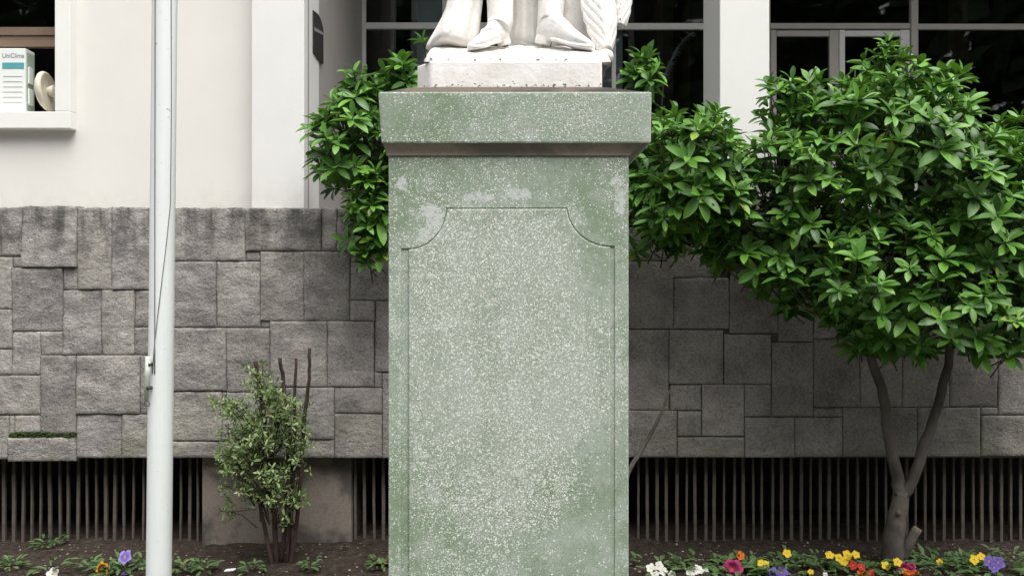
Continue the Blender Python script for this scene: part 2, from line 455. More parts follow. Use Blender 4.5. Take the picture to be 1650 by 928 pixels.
# ------------------------------------------------------------------ ground
W = 5.40                                                  # distance of the stone wall face
tag(MB().box(-80, 80, -80, 4.30, -0.30, 0.0).build('plaza_paving', M['paving']), 'grey plaza paving in front of the flower bed', kind='structure')
tag(MB().box(-80, 80, 4.302, 4.42, -0.30, 0.09).build('bed_kerb', M['kerb'], bevel=0.012), 'low stone kerb in front of the flower bed', kind='structure')
def soil_z(x, y):
    return 0.012 + 0.020 * fbm((x * 2.3, y * 2.3, 1.7), 4) + 0.012 * fbm((x * 13, y * 13, 5.1), 4)
mb = MB(); nx, ny = 480, 90
xs = [-6 + 12 * i / nx for i in range(nx + 1)]; ys = [4.425 + (6.3 - 4.425) * j / ny for j in range(ny + 1)]
mb.add([(x, y, soil_z(x, y)) for y in ys for x in xs],
       [(j * (nx + 1) + i, j * (nx + 1) + i + 1, (j + 1) * (nx + 1) + i + 1, (j + 1) * (nx + 1) + i) for j in range(ny) for i in range(nx)])
tag(mb.build('flower_bed_soil', M['soil'], smooth=True), 'dark bare soil of the flower bed', kind='structure')

# ------------------------------------------------------------------ stone podium wall
podium = empty('stone_wall', (0, W, 0))
tag(podium, 'grey wall of irregular rough cut stones above the barred vents', 'wall')
STONES = [  # x0, x1, y0, y1 in photograph pixels on the wall face, roughness, proud (mm)
 (0,35.5,333,413,1.3,6),(36,125,332,431,1.6,22),(125,181,334,467,1.1,8),(181,258,333,467,1.2,12),(20,36,414,431,.4,0),
 (-60,20,414,498,.8,2),(20,102,431,534,1.1,10),(102,125,431,467,.6,2),(102,163,467,572,.9,4),(163,217,467,572,1.0,6),
 (217,258,467,527,.8,5),(217,258,527,572,.8,4),(-50,20,498,562,.8,3),(20,65,534,604,.8,4),(-60,20,562,604,.7,5),
 (65,102,534,572,.7,3),(-40,65,604,668,.9,8),(65,123,572,699,.9,7),(123,226,572,667,1.2,12),(226,258,572,667,.8,5),
 (-70,15,669,740,.8,4),(15,24,669,700,.4,2),(24,65,669,697,.7,6),(15,123,704,743,1.0,30),(123,196,667,738,.8,5),(196,258,667,738,.8,6),
 (258,396,335,421,1.5,16),(396,518,335,405,1.6,20),(396,419,405,420.5,.4,2),(258,349,421,527.5,1.3,14),(349,420,421,527.5,1.0,8),
 (420,490,405,517,1.0,9),(420,435,517,528,.4,2),(490,564,405,517,1.0,8),(518,543,335,405,.9,6),(543,625,335,405,1.0,8),
 (564,630,405,484,.9,3),(564,604,484,517,.8,5),(604,640,484,599,.8,4),(258,365,528,630,.9,8),(365,435,528,632,.9,6),
 (435,527,517,623.5,.9,7),(527,603,517,623.5,.9,5),(603,616,599,624,.5,2),(258,358,631,710,.9,7),(258,412,711,738,.7,4),
 (358,435,632,711,.8,4),(435,475,624,708,.8,4),(475,539,624,708,.8,7),(539,616,624,666,.8,6),(539,616,666,738,.9,8),
 (475,539,708,738,.6,4),(412,475,708,738,.6,4),(616,660,600,738,.8,3),
 (1000,1086,420,530,.35,2),(1086,1175,447,530,.35,3),(1175,1254,430,537,.35,3),(1254,1311,440,550.5,.35,2),
 (1000,1078,531,661,.4,3),(1078,1166,531,619,.4,4),(1167,1243,538,619,.35,3),(1080,1130,620,661,.4,5),(1131,1199.5,619,703,.4,4),
 (1199.5,1243,619,671,.4,3),(1243,1311,551,671,.35,4),(1000,1091,661,737,.45,4),(1092,1130,662,703,.4,3),(1092,1199.5,704,737,.4,5),
 (1200,1280,672,737,.45,6),(1280,1358,672,736,.45,4),(1311,1386,545,656,.4,3),(1311,1358,657,671.5,.3,1),(1386,1454,555,656,.4,4),
 (1454,1530,555,656,.4,2),(1530,1608,560,655,.4,3),(1358,1478,656,736,.4,4),(1478,1580,656,736,.4,5),(1580,1608,656,668,.3,2),
 (1608,1700,560,668,.4,5),(1580,1690,669,735,.4,6),
 (1000,1075,335,420,.4,3),(1075,1150,335,447,.35,3),(1150,1250,335,430,.4,3),(1250,1330,335,440,.35,4),(1330,1420,335,470,.4,2),
 (1311,1386,470,545,.35,3),(1386,1460,470,555,.4,3),(1420,1520,335,470,.4,4),(1460,1545,470,555,.35,2),(1520,1600,335,465,.4,3),
 (1545,1640,465,560,.4,3),(1600,1700,335,465,.4,4),(1640,1700,465,560,.4,3),
]
rs = random.Random(21)
def fill(x0, x1, y0, y1):
    x = x0
    while x < x1 - 1:
        x2 = x + rs.uniform(60, 95)
        if x1 - x2 < 45: x2 = x1
        y = y0
        while y < y1 - 1:
            y2 = y + rs.uniform(55, 125)
            if y1 - y2 < 40: y2 = y1
            STONES.append((x, x2, y, y2, 0.7, rs.uniform(2, 9))); y = y2
        x = x2
fill(660, 1000, 335, 738); fill(1700, 1900, 335, 735); fill(-330, -72, 334, 738)
STONES += [(-72, 0, 334, 413, 1.2, 8), (640, 660, 405, 600, .8, 3), (625, 660, 335, 405, .8, 4)]

def make_stone(x0, x1, y0, y1, rough, proud, idx):
    a = X(x0, W) + 0.0022; b = X(x1, W) - 0.0022; t = Z(y0, W) - 0.0022; bt = Z(y1, W) + 0.0022
    if y0 < 345: t += rs.uniform(-0.004, 0.010)
    w = b - a; h = t - bt
    nx = max(3, int(w / 0.021)); nz = max(3, int(h / 0.021))
    mb = MB(); v = []; f = []
    seed = idx * 3.71
    tilt_x = rs.uniform(-1, 1) * 0.006 * rough; tilt_z = rs.uniform(-1, 1) * 0.008 * rough
    us = [0, 0.005 / w] + [i / nx for i in range(1, nx)] + [1 - 0.005 / w, 1]
    vs = [0, 0.005 / h] + [i / nz for i in range(1, nz)] + [1 - 0.005 / h, 1]
    nu, nv = len(us), len(vs)
    for j, vv in enumerate(vs):
        for i, uu in enumerate(us):
            x = a + w * uu; z = bt + h * vv
            ed = min(uu * w, (1 - uu) * w, vv * h, (1 - vv) * h)
            roll = 0.0045 * max(0, 1 - ed / 0.008) ** 2
            n = 0.010 * fbm((x * 6 + seed, z * 9, seed), 5, 0.8) + 0.006 * abs(fbm((x * 11, z * 19 + seed, 3.3), 4, 0.8))
            d = proud * 0.0006 + rough * 0.8 * n + tilt_x * (uu - .5) * 2 + tilt_z * (vv - .5) * 2 - roll
            jx = 0.0022 * fbm((z * 22, seed, 1.0), 2) if i in (0, nu - 1) else 0
            jz = (0.0022 + (0.006 if (y0 < 345 and j == nv - 1) else 0)) * fbm((x * 16, seed, 9.0), 3) if j in (0, nv - 1) else 0
            v.append((x + jx, W - d, z + jz))
    for j in range(nv - 1):
        for i in range(nu - 1):
            q = j * nu + i
            f.append((q, q + 1, q + nu + 1, q + nu))
    # skirt into the wall
    rim = [i for i in range(nu)] + [j * nu + nu - 1 for j in range(1, nv)] + [(nv - 1) * nu + i for i in range(nu - 2, -1, -1)] + [j * nu for j in range(nv - 2, 0, -1)]
    base = len(v)
    for r in rim: v.append((v[r][0], W + 0.09, v[r][2]))
    for k in range(len(rim)):
        k2 = (k + 1) % len(rim)
        f.append((rim[k2], rim[k], base + k, base + k2))
    o = mb.add(v, f).build('stone', M['stone'], podium)
    for p in o.data.polygons: p.use_smooth = True
    return o
for i, s in enumerate(STONES): make_stone(*s, i)

zt, zb = Z(334, W), Z(739, W)
MB().box(-5.2, 5.2, W + 0.012, W + 0.50, zb + 0.006, zt - 0.012).build('wall_core', M['mortar'], podium)
# moss in the joint over the protruding stone
mb = MB()
for i in range(70):
    px = RND.uniform(17, 122); p = P(px, 700 + RND.uniform(-3, 5), W - 0.006 - RND.random() * 0.012)
    r = RND.uniform(0.006, 0.013); mb.ball(p, (r * 1.4, r, r * 0.7), 6, 4)
for i in range(18):
    p = P(17 + RND.uniform(-3, 3), RND.uniform(700, 735), W - 0.006); r = RND.uniform(0.005, 0.010); mb.ball(p, (r * .7, r, r * 1.3), 6, 4)
tag(mb.build('moss', M['moss'], podium, smooth=True), 'strip of green moss in a joint', kind='stuff')

# pier and barred vents under the wall
G = 5.56
MB().box(X(325, G - .06), X(566, G - .06), G - 0.06, G + 0.6, -0.1, zb + 0.004).build('pier', M['pier'], podium, bevel=0.01)
MB().box(X(-330, G), X(-90, G), G - 0.04, G + 0.6, -0.1, zb + 0.004).build('pier', M['pier'], podium, bevel=0.01)
MB().box(-5.2, 5.2, G + 1.1, G + 1.2, -0.1, zb + 0.1).build('vent_back', M['dark_room'], podium)
MB().box(-5.2, 5.2, G + 0.5, G + 1.1, zb + 0.02, zb + 0.1).build('vent_ceiling', M['dark_room'], podium)
def grille(px0, px1, step):
    g = MB().box(X(px0, G) - 0.01, X(px1, G) + 0.01, G + 0.012, G + 0.03, zb - 0.03, zb + 0.002).build('vent_grille', M['bar'], podium)
    x = px0
    variants = []
    for k in range(5):
        w = (0.0095, 0.0062, 0.008, 0.0105, 0.0068)[k]
        m = MB()
        prev = None; rings = []
        for j in range(5):
            z = -0.05 + (zb - 0.008 + 0.05) * j / 4
            jx = RND.uniform(-.0015, .0015)
            rings.append([(-w + jx, -0.008, z), (w + jx, -0.008, z), (w + jx, 0.010, z), (-w + jx, 0.010, z)])
        m.rings(rings)
        me = m.mesh('bar'); me.materials.append(M['bar']); variants.append(me)
    while x < px1:
        o = bpy.data.objects.new('bar', RND.choice(variants)); COL.objects.link(o)
        o.parent = g
        o.matrix_parent_inverse = podium.matrix_basis.inverted() if False else Matrix.Identity(4)
        o.location = (X(x + RND.uniform(-1.2, 1.2), G), G, 0)
        o.rotation_euler = (0, RND.uniform(-.007, .007), RND.uniform(-.08, .08))
        x += step
    return g
grille(-82, 322, 14.9); grille(572, 1010, 15.4); grille(1013 + 15, 1800, 15.4)

# ------------------------------------------------------------------ white building
bld = empty('white_building', (0, W, zt))
tag(bld, 'white office building with recessed dark glass entrance above the stone wall', 'building')
zf = zt - 0.010
FL = 5.48                                                  # front of the window surround
wx0, wx1 = X(-280, FL), X(88, FL); wz0, wz1 = Z(180, FL), 3.85
ox0, ox1 = X(-307, FL), X(113, FL); oz0, oz1 = Z(207, FL), 3.85 + (wz0 - Z(207, FL))
WY = 5.56
px_l, px_r = X(405, W), X(490, W)
wall = MB()
wall.box(-5.2, wx0 - .02, WY, WY + .25, zf, 8.0)
wall.box(wx1 + .02, px_l + .1, WY, WY + .25, zf, 8.0)
wall.box(wx0 - .02, wx1 + .02, WY, WY + .25, zf, wz0 - .02)
wall.box(wx0 - .02, wx1 + .02, WY, WY + .25, wz1 + .02, 8.0)
wall.build('wall', M['white_wall'], bld)
MB().box(px_l, px_r, W + 0.002, W + 0.42, zf, 8.0).build('pilaster', M['white_pillar'], bld, bevel=0.006)
MB().box(px_l + .12, px_r - .006, W + 0.42, 7.54, zf, 5.60).build('return_wall', M['grey_wall'], bld)
MB().box(px_r - 0.02, px_r + 0.004, W + 0.085, W + 0.115, zf, 5.6).build('corner_bead', M['grey_wall'], bld)
cx0, cx1 = X(1160, W), X(1240, W)
MB().box(cx0, cx1, W + 0.002, 5.87, zf, 5.60).build('column', M['white_pillar'], bld, bevel=0.006)
MB().box(px_r, 7.0, W + 0.05, 7.7, 5.60, 5.8).build('recess_ceiling', M['grey_wall'], bld)
MB().box(px_r + .002, 7.0, W + 0.004, W + 0.3, 5.8, 8.0).build('upper_wall', M['white_wall'], bld)
MB().box(px_r, 7.0, W + 0.30, 12.0, zf - 0.15, zf + 0.004).build('entrance_floor', M['paving'], bld)
MB().box(7.0, 7.2, W, 12.0, -0.1, 8.0).build('end_wall', M['white_wall'], bld)
# entrance hall behind the glass
GL = 7.54
MB().box(px_r - .2, 7.0, 11.8, 12.0, zf, 5.8).build('hall_back_wall', M['dark_room'], bld)
MB().box(px_r - .3, px_r - .1, GL + .05, 12.0, zf, 5.8).build('hall_side_wall', M['dark_room'], bld)
MB().box(px_r - .1, 7.0, GL + .06, 11.8, 5.45, 5.6).build('hall_ceiling', M['dark_room'], bld)
MB().box(px_r - .1, 7.0, GL + .06, 11.8, zf + .006, zf + .02).build('hall_floor', M['dark_room'], bld)
for (a, b, d, m) in ((672, 713, 7.585, 'sky_reflection'), (968, 1003, 7.585, 'sky_reflection'), (1058, 1085, 8.4, 'room_brown'), (1528, 1560, 9.2, 'room_brown'), (612, 634, 9.0, 'room_brown'), (1100, 1112, 10.5, 'room_brown')):  # grey panels close to the glass stand in for reflected sky
    MB().box(X(a, d), X(b, d), d, d + 0.22, zf + .02, 5.45).build('pillar_and_sky_panel', M[m], bld)

MB().box(6.88, 6.995, GL + .06, 11.8, zf + .03, 5.4).build('hall_side_wall', M['dark_room'], bld)
# glazed front: frames and panes
gf = MB().box(X(1475, GL), X(1478, GL), GL - .02, GL + .03, zf, 5.6).build('glazed_front', M['grey_frame'], bld)
def frame_bar(name, x0, x1, y0, y1, mat, parent=gf, dy=0.0, th=0.05):
    """x and y in photograph pixels on the glass plane"""
    return MB().box(X(x0, GL), X(x1, GL), GL - th / 2 + dy, GL + th / 2 + dy, Z(y1, GL), Z(y0, GL)).build(name, M[mat], parent, bevel=0.004)
frame_bar('mullion', 584, 590, -170, 352, 'aluminium', dy=-0.004)
frame_bar('mullion', 713, 721, -170, 352, 'aluminium', dy=-0.004)
frame_bar('transom', 590.3, 712.7, 38, 48, 'aluminium')
frame_bar('transom', 721.3, 985, 38, 48, 'aluminium')
frame_bar('mullion', 985.3, 992, -170, 352, 'aluminium', dy=-0.004)
frame_bar('transom', 992.3, 1190, 39, 49, 'aluminium')
frame_bar('mullion', 1190.3, 1240, -170, 352, 'grey_frame', dy=-0.004)
frame_bar('transom', 1240.3, 1465, 39, 48, 'grey_frame')
frame_bar('mullion', 1465.3, 1474.5, -170, 352, 'grey_frame', dy=-0.008, th=.07)
frame_bar('transom', 1474.8, 2070, 40, 49, 'grey_frame')
frame_bar('bottom_rail', 590.3, 985, 344, 352, 'aluminium')
frame_bar('bottom_rail', 992.3, 1190, 344, 352, 'aluminium')
frame_bar('bottom_rail', 1474.8, 2070, 344, 352, 'grey_frame')
def pane(x0, x1, y0, y1, parent=gf, dy=0.0):
    return MB().box(X(x0, GL), X(x1, GL), GL - 0.003 + dy, GL + 0.003 + dy, Z(y1, GL), Z(y0, GL)).build('pane', M['glass'], parent)
for (a, b) in ((590, 713), (721, 985), (992, 1190), (1475, 2070)):
    pane(a, b, -170, 38.5); pane(a, b, 48.5, 344.5)
pane(1240, 1465, -170, 39.5)
def door(a, b, mat, lighter):
    d = frame_bar('door', a, b, 330, 351, mat, bld)         # kick rail of the leaf
    frame_bar('stile', a, a + 9, 50, 329.6, mat, d); frame_bar('stile', b - 15, b, 50, 329.6, mat, d)
    frame_bar('top_rail', a + 9.3, b - 15.3, 51, 60, mat, d)
    pane(a + 8, b - 14, 59.5, 330.5, d)
    MB().tube([P(a + 14 if lighter else b - 20, 190, GL - .07), P(a + 14 if lighter else b - 20, 250, GL - .07)], 0.012).build('handle', M['aluminium'], d, smooth=True)
    return d
door(1241, 1350, 'grey_frame', False); door(1351, 1464, 'aluminium', True)

# window in the white wall on the left
win = MB().box(ox0, ox1, FL, FL + .30, oz0, wz0).build('window_surround', M['frame_white'], bld, bevel=0.004)
MB().box(ox0, ox1, FL, FL + .30, wz1, oz1).build('frame', M['frame_white'], win, bevel=0.004)
MB().box(ox0 + .001, wx0, FL + .001, FL + .30, wz0 + .001, wz1 - .001).build('frame', M['frame_white'], win, bevel=0.004)
MB().box(wx1, ox1 - .001, FL + .001, FL + .30, wz0 + .001, wz1 - .001).build('frame', M['frame_white'], win, bevel=0.004)
SY = 5.72
for (y0, y1, o) in ((44, 57, 0.0), (57.6, 64.5, 0.012), (65, 76, 0.0)):
    MB().box(wx0 + .002, wx1 - .002, SY + o, SY + .05, Z(y1, SY), Z(y0, SY)).build('sash_rail', M['sash'], win, bevel=0.003)
MB().box(wx0 + .002, wx1 - .002, SY + .02, SY + .026, Z(44.2, SY), wz1 - .002).build('pane', M['glass'], win)
room = MB()
room.box(wx0 - .5, wx1 + .6, 7.4, 7.5, wz0 - .6, 4.4)
room.box(wx0 - .6, wx0 - .5, WY + .26, 7.5, wz0 - .6, 4.4)
room.box(wx1 + .6, wx1 + .7, WY + .26, 7.5, wz0 - .6, 4.4)
room.box(wx0 - .6, wx1 + .7, WY + .26, 7.5, 4.4, 4.5)
room.box(wx0 - .6, wx1 + .7, WY + .26, 7.5, wz0 - .7, wz0 - .6)
room.build('room', M['dark_room'], bld)

# ------------------------------------------------------------------ things in and on the building
bx = empty('air_conditioner', (X(10, 5.6), 5.62, wz0))
tag(bx, 'white boxy air conditioner with teal strip standing in the window opening', 'appliance')
D0 = 5.60
MB().box(X(-26, D0), X(41, D0), D0, D0 + .112, wz0 + .006, Z(78, D0)).build('casing', M['box_white'], bx, bevel=0.006)
MB().box(X(41, D0) + .0005, X(41, D0) + .0035, D0 + .012, D0 + .10, wz0 + .012, Z(84, D0)).build('side_panel', M['box_green'], bx)
for (ya, yb) in ((107, 134), (142, 168)):
    MB().box(X(41, D0) + .004, X(41, D0) + .014, D0 + .02, D0 + .07, Z(yb, D0), Z(ya, D0)).build('side_handle', M['box_white'], bx, bevel=0.003)
MB().box(X(4, D0), X(39, D0), D0 - .0025, D0 - .0005, Z(111, D0), Z(101.5, D0)).build('teal_strip', M['teal'], bx)
for k in range(6):
    y = 123 + k * 8.4
    MB().box(X(5, D0), X(36, D0), D0 - .0025, D0 - .0005, Z(y + .8, D0), Z(y, D0)).build('louvre_line', M['line_grey'], bx)
for k in (-18, 18):
    MB().box(X(k, D0), X(k + 6, D0), D0 + .02, D0 + .09, wz0 + .0005, wz0 + .0055).build('foot', M['dark_metal'], bx)
tc = bpy.data.curves.new('lettering', 'FONT'); tc.body = 'UniClima'; tc.size = 0.040; tc.extrude = 0.0006
to = bpy.data.objects.new('lettering_source', tc); COL.objects.link(to)
bpy.context.view_layer.update()
me = bpy.data.meshes.new_from_object(to); bpy.data.objects.remove(to)
wdt = max(v.co.x for v in me.vertices)
sc = (X(39, D0) - X(3.5, D0)) / wdt
me.transform(Matrix.Translation((X(3.5, D0), D0 - .0015, Z(93.5, D0))) @ Matrix.Rotation(math.pi / 2, 4, 'X') @ Matrix.Diagonal((sc, sc * 1.1, 1, 1)))
me.materials.clear(); link('lettering', me, M['print'], bx)

fan = empty('round_fan', tuple(P(76, 179, 5.62)))
tag(fan, 'round cream plastic fan head tilted against the window frame beside the air conditioner', 'fan')
def disc(name, mat, cx, cy, d, r, prof, ang, parent):
    c = P(cx, cy, d); rings = []
    ax = Vector((math.cos(ang), -math.sin(ang), 0.10)).normalized()
    u = Vector((0, 0, 1)) - ax * ax.z; u.normalize(); w = ax.cross(u)
    for (s, rr) in prof:
        rings.append([c + ax * s + (u * math.cos(2 * math.pi * k / 28) + w * math.sin(2 * math.pi * k / 28)) * r * rr for k in range(28)])
    return MB().rings(rings).build(name, mat, parent, smooth=True)
disc('housing', M['cream'], 75, 148, 5.62, 0.133, [(-.035, .55), (-.03, .8), (-.012, .97), (0, 1.0), (.012, .98), (.02, .9), (.016, .82)], -0.08, fan)
disc('hub', M['cream'], 79, 148, 5.61, 0.04, [(-.03, .5), (.03, 1.0), (.038, .8), (.04, .2)], -0.08, fan)
MB().box(X(66, 5.62), X(86, 5.62), 5.585, 5.655, wz0 + .0008, wz0 + .010).build('base', M['cream'], fan, bevel=.003)

# plaque on the return wall
pq = empty('wall_plaque', (px_r, 5.75, 3.6))
tag(pq, 'dark plaque with a pale band fixed on the grey side wall of the entrance', 'plaque')
rx = px_r - .006
yy0, yy1 = 1350 * -rx / (825 - 502), 1350 * -rx / (825 - 518.5)
za, zb2 = Z(85, yy0), Z(17, yy0)
def plate(name, outline, t, mat, off=0.0005):
    v = [(rx + off + t, y, z) for y, z in outline] + [(rx + off, y, z) for y, z in outline]
    n = len(outline)
    f = [tuple(range(n)), tuple(reversed(range(n, 2 * n)))] + [(k, n + k, n + (k + 1) % n, (k + 1) % n) for k in range(n)]
    return MB().add(v, f).build(name, mat, pq)
ym = (yy0 + yy1) / 2
plate('board', [(yy0, za), (ym, za - .012), (yy1, za + .002), (yy1, zb2 - .03), (ym + .07, zb2 + .012), (ym - .02, zb2 + .018), (yy0, zb2)], .012, M['plaque'])
plate('band', [(yy0 + .03, zb2 - .13), (yy1 - .02, zb2 - .085), (yy1 - .02, zb2 - .065), (yy0 + .03, zb2 - .105)], .002, M['plaque_band'], .0128)

nt = MB().box(X(1544, 7.62), X(1571, 7.62), 7.62, 7.63, Z(207, 7.62), Z(180, 7.62)).build('notice_sheet', M['paper'])
tag(nt, 'small pale notice sheet behind the dark glass right of the doors', 'notice')
# frond shape added for an unidentified pale streak in the glass
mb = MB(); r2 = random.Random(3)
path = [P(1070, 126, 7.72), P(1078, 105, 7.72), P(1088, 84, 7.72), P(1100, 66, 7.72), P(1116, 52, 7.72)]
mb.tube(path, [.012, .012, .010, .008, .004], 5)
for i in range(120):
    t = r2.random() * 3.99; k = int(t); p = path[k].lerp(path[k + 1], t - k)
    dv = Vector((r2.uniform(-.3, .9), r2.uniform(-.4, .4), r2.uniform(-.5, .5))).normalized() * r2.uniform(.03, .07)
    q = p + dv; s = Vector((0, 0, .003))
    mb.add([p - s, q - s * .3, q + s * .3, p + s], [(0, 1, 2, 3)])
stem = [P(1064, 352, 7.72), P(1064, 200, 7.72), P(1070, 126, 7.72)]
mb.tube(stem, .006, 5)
tag(mb.build('pale_streak', M['streak']), 'added feathery stand-in for a pale streak in the dark glass left of the white column', 'streak')

# ------------------------------------------------------------------ pedestal
ped = empty('pedestal', (-0.01, 3.08, 0))
tag(ped, 'tall green washed terrazzo pedestal with a scalloped panel under the white statue', 'pedestal')
SH = 2.70
sx0, sx1 = X(625.5, SH), X(1013, SH)
ctop = Z(250, SH)
MB().box(sx0 + .001, sx1 - .001, SH, SH + .77, 0.1, ctop + .02).build('shaft', M['terrazzo'], ped, bevel=.004)
bf = 2.6945
def arc(cxp, cyp, rx_, ry_, a0, a1, n=12):
    return [(cxp + rx_ * math.cos(math.radians(a0 + (a1 - a0) * i / n)), cyp + ry_ * math.sin(math.radians(a0 + (a1 - a0) * i / n))) for i in range(n + 1)]
def toxz(pts, d): return [(X(a, d), Z(b, d)) for a, b in pts]
# U shaped border: outer rim then the inner scalloped outline (pixel y grows downward)
left_arc = arc(658, 331, 62, 70, 90, 4)        # (658,401) -> (720,333)
right_arc = arc(984, 331, 70, 66, 176, 90)     # (914,333) -> (984,397)
YB = 1180
outer = [(626, 250.5), (1013, 250.5), (1013, YB), (990.5, YB), (990.5, 402)]
inner = list(reversed([(p[0], p[1] - .2) for p in right_arc])) + list(reversed([(p[0], p[1] - .2) for p in left_arc]))
inner[0] = (990.4, 396.8)
rim = outer[:-1] + inner + [(646, 401), (646, YB), (626, YB)]
MB().extrude_xz(list(reversed(toxz(rim, bf))), bf, SH + .005).build('border', M['terrazzo'], ped, bevel=.003)
pan = [(658.5, YB)] + [(p[0] + .5, p[1] + .8) for p in left_arc] + [(p[0] - .5, p[1] + .8) for p in right_arc] + [(984, YB)]
MB().extrude_xz(list(reversed(toxz(pan, 2.6895))), 2.6895, SH + .004).build('panel', M['terrazzo'], ped, bevel=.004)
CF = 2.66
k0, k1 = X(609, CF), X(1050.5, CF)
kt, kb = Z(148, CF), Z(231, CF)
def frustum(a, b):   # two rectangles (x0,x1,y0,y1,z)
    r = lambda q: [(q[0], q[2], q[4]), (q[1], q[2], q[4]), (q[1], q[3], q[4]), (q[0], q[3], q[4])]
    return MB().rings([r(a), r(b)])
frustum((k0 + .010, k1 - .002, CF + .003, 3.525, kb), (k0, k1, CF, 3.53, kt)).build('cap', M['terrazzo_cap'], ped, bevel=.006)
cv = []
for i in range(7):                                           # hollow cove under the cap
    t = i / 6; s = 1 - math.sqrt(max(0, 1 - (1 - t) ** 2)) ; e = 1 - t
    e2 = e ** 1.7
    cv.append([(sx0 - .004 + (k0 + .018 - sx0) * e2, SH - .012 - (.024) * e2, kb + .001 - (kb - ctop + .004) * t),
               (sx1 + .003 + (k1 - .012 - sx1) * e2, SH - .012 - (.024) * e2, kb + .001 - (kb - ctop + .004) * t),
               (sx1 + .003 + (k1 - .012 - sx1) * e2, SH + .772 + .04 * e2, kb + .001 - (kb - ctop + .004) * t),
               (sx0 - .004 + (k0 + .018 - sx0) * e2, SH + .772 + .04 * e2, kb + .001 - (kb - ctop + .004) * t)])
MB().rings(list(reversed(cv))).build('cove', M['cove'], ped)
PF = 2.84
q0, q1 = X(669.5, PF), X(970.5, PF)
pz0, pz1 = Z(138.5, PF), Z(98, PF)
frustum((k0 + .012, k1 - .012, CF + .012, 3.515, kt + .0005), (q0 - .012, q1 + .012, PF - .012, 3.42, pz0 - .009)).build('mortar_bed', M['mortar_bed'], ped)
MB().box(sx0 - .09, sx1 + .09, SH - .10, SH + .87, 0.0, 0.22).build('base_step', M['terrazzo_cap'], ped, bevel=.01)

# ------------------------------------------------------------------ statue
st = empty('statue', (0, 3.1, pz0))
tag(st, 'white stone statue on the pedestal, buckled shoes, stockings, cloak and carved leaf', 'statue')
ch = .05
zr = [(q0 + ch, PF), (q1, PF), (q1, 3.40), (q0, 3.40), (q0, PF + ch * 1.3)]
pl = MB(); pl.rings([[(x, y, pz0 - .011) for x, y in zr], [(x, y, pz1) for x, y in zr]])
pl.build('plinth', M['statue'], st, bevel=.007)
# rough rock the figure stands on
rk = MB(); r0, r1 = X(684, 2.86), X(983, 2.86); nx, ny = 60, 36; v = []; f = []
def rock_h(y):
    if y < 2.858: return pz1 + .030
    if y < 3.0: return pz1 + .030 + (y - 2.858) * .46
    return pz1 + .030 + .142 * .46
for j in range(ny + 1):
    for i in range(nx + 1):
        x = r0 + (r1 - r0) * i / nx; y = 2.848 + .50 * j / ny
        e = min(i / nx, 1 - i / nx) * (r1 - r0)
        z = rock_h(y) + .006 * fbm((x * 16, y * 16, 2.0), 4) - .03 * max(0, 1 - e / .03) ** 2
        v.append((x + .006 * fbm((y * 14, 4.0, z * 9), 3), y + (.006 * fbm((x * 13, 8.0, 1.0), 4) if j == 0 else 0), z))
for j in range(ny):
    for i in range(nx):
        q = j * (nx + 1) + i; f.append((q, q + 1, q + nx + 2, q + nx + 1))
rimk = list(range(nx + 1)) + [j * (nx + 1) + nx for j in range(1, ny + 1)] + [ny * (nx + 1) + i for i in range(nx - 1, -1, -1)] + [j * (nx + 1) for j in range(ny - 1, 0, -1)]
b0 = len(v)
for r in rimk: v.append((v[r][0], v[r][1] - .001, pz1 - .003))
for k in range(len(rimk)):
    k2 = (k + 1) % len(rimk); f.append((rimk[k2], rimk[k], b0 + k, b0 + k2))
rk.add(v, f); rk.ball(P(975, 92, 2.88), (.030, .03, .026), 14, 9)
rk.build('rock', M['statue'], st, smooth=True)

def oval(c, u, w, a, b, n=20, e=2.4):
    out = []
    for k in range(n):
        t = 2 * math.pi * k / n
        cs, sn = math.cos(t), math.sin(t)
        out.append(c + u * (a * math.copysign(abs(cs) ** (2 / e), cs)) + w * (b * math.copysign(abs(sn) ** (2 / e), sn)))
    return out
def remeshed(name, mb, vox, parent, mat, smooth_it=4):
    me = mb.mesh(name); o = bpy.data.objects.new(name, me); COL.objects.link(o)
    r = o.modifiers.new('r', 'REMESH'); r.mode = 'VOXEL'; r.voxel_size = vox
    s = o.modifiers.new('s', 'SMOOTH'); s.iterations = smooth_it; s.factor = .5
    bpy.context.view_layer.update()
    dg = bpy.context.evaluated_depsgraph_get()
    m2 = bpy.data.meshes.new_from_object(o.evaluated_get(dg)); bpy.data.objects.remove(o)
    m2.polygons.foreach_set('use_smooth', [True] * len(m2.polygons))
    m2.name = name
    return link(name, m2, mat, parent)
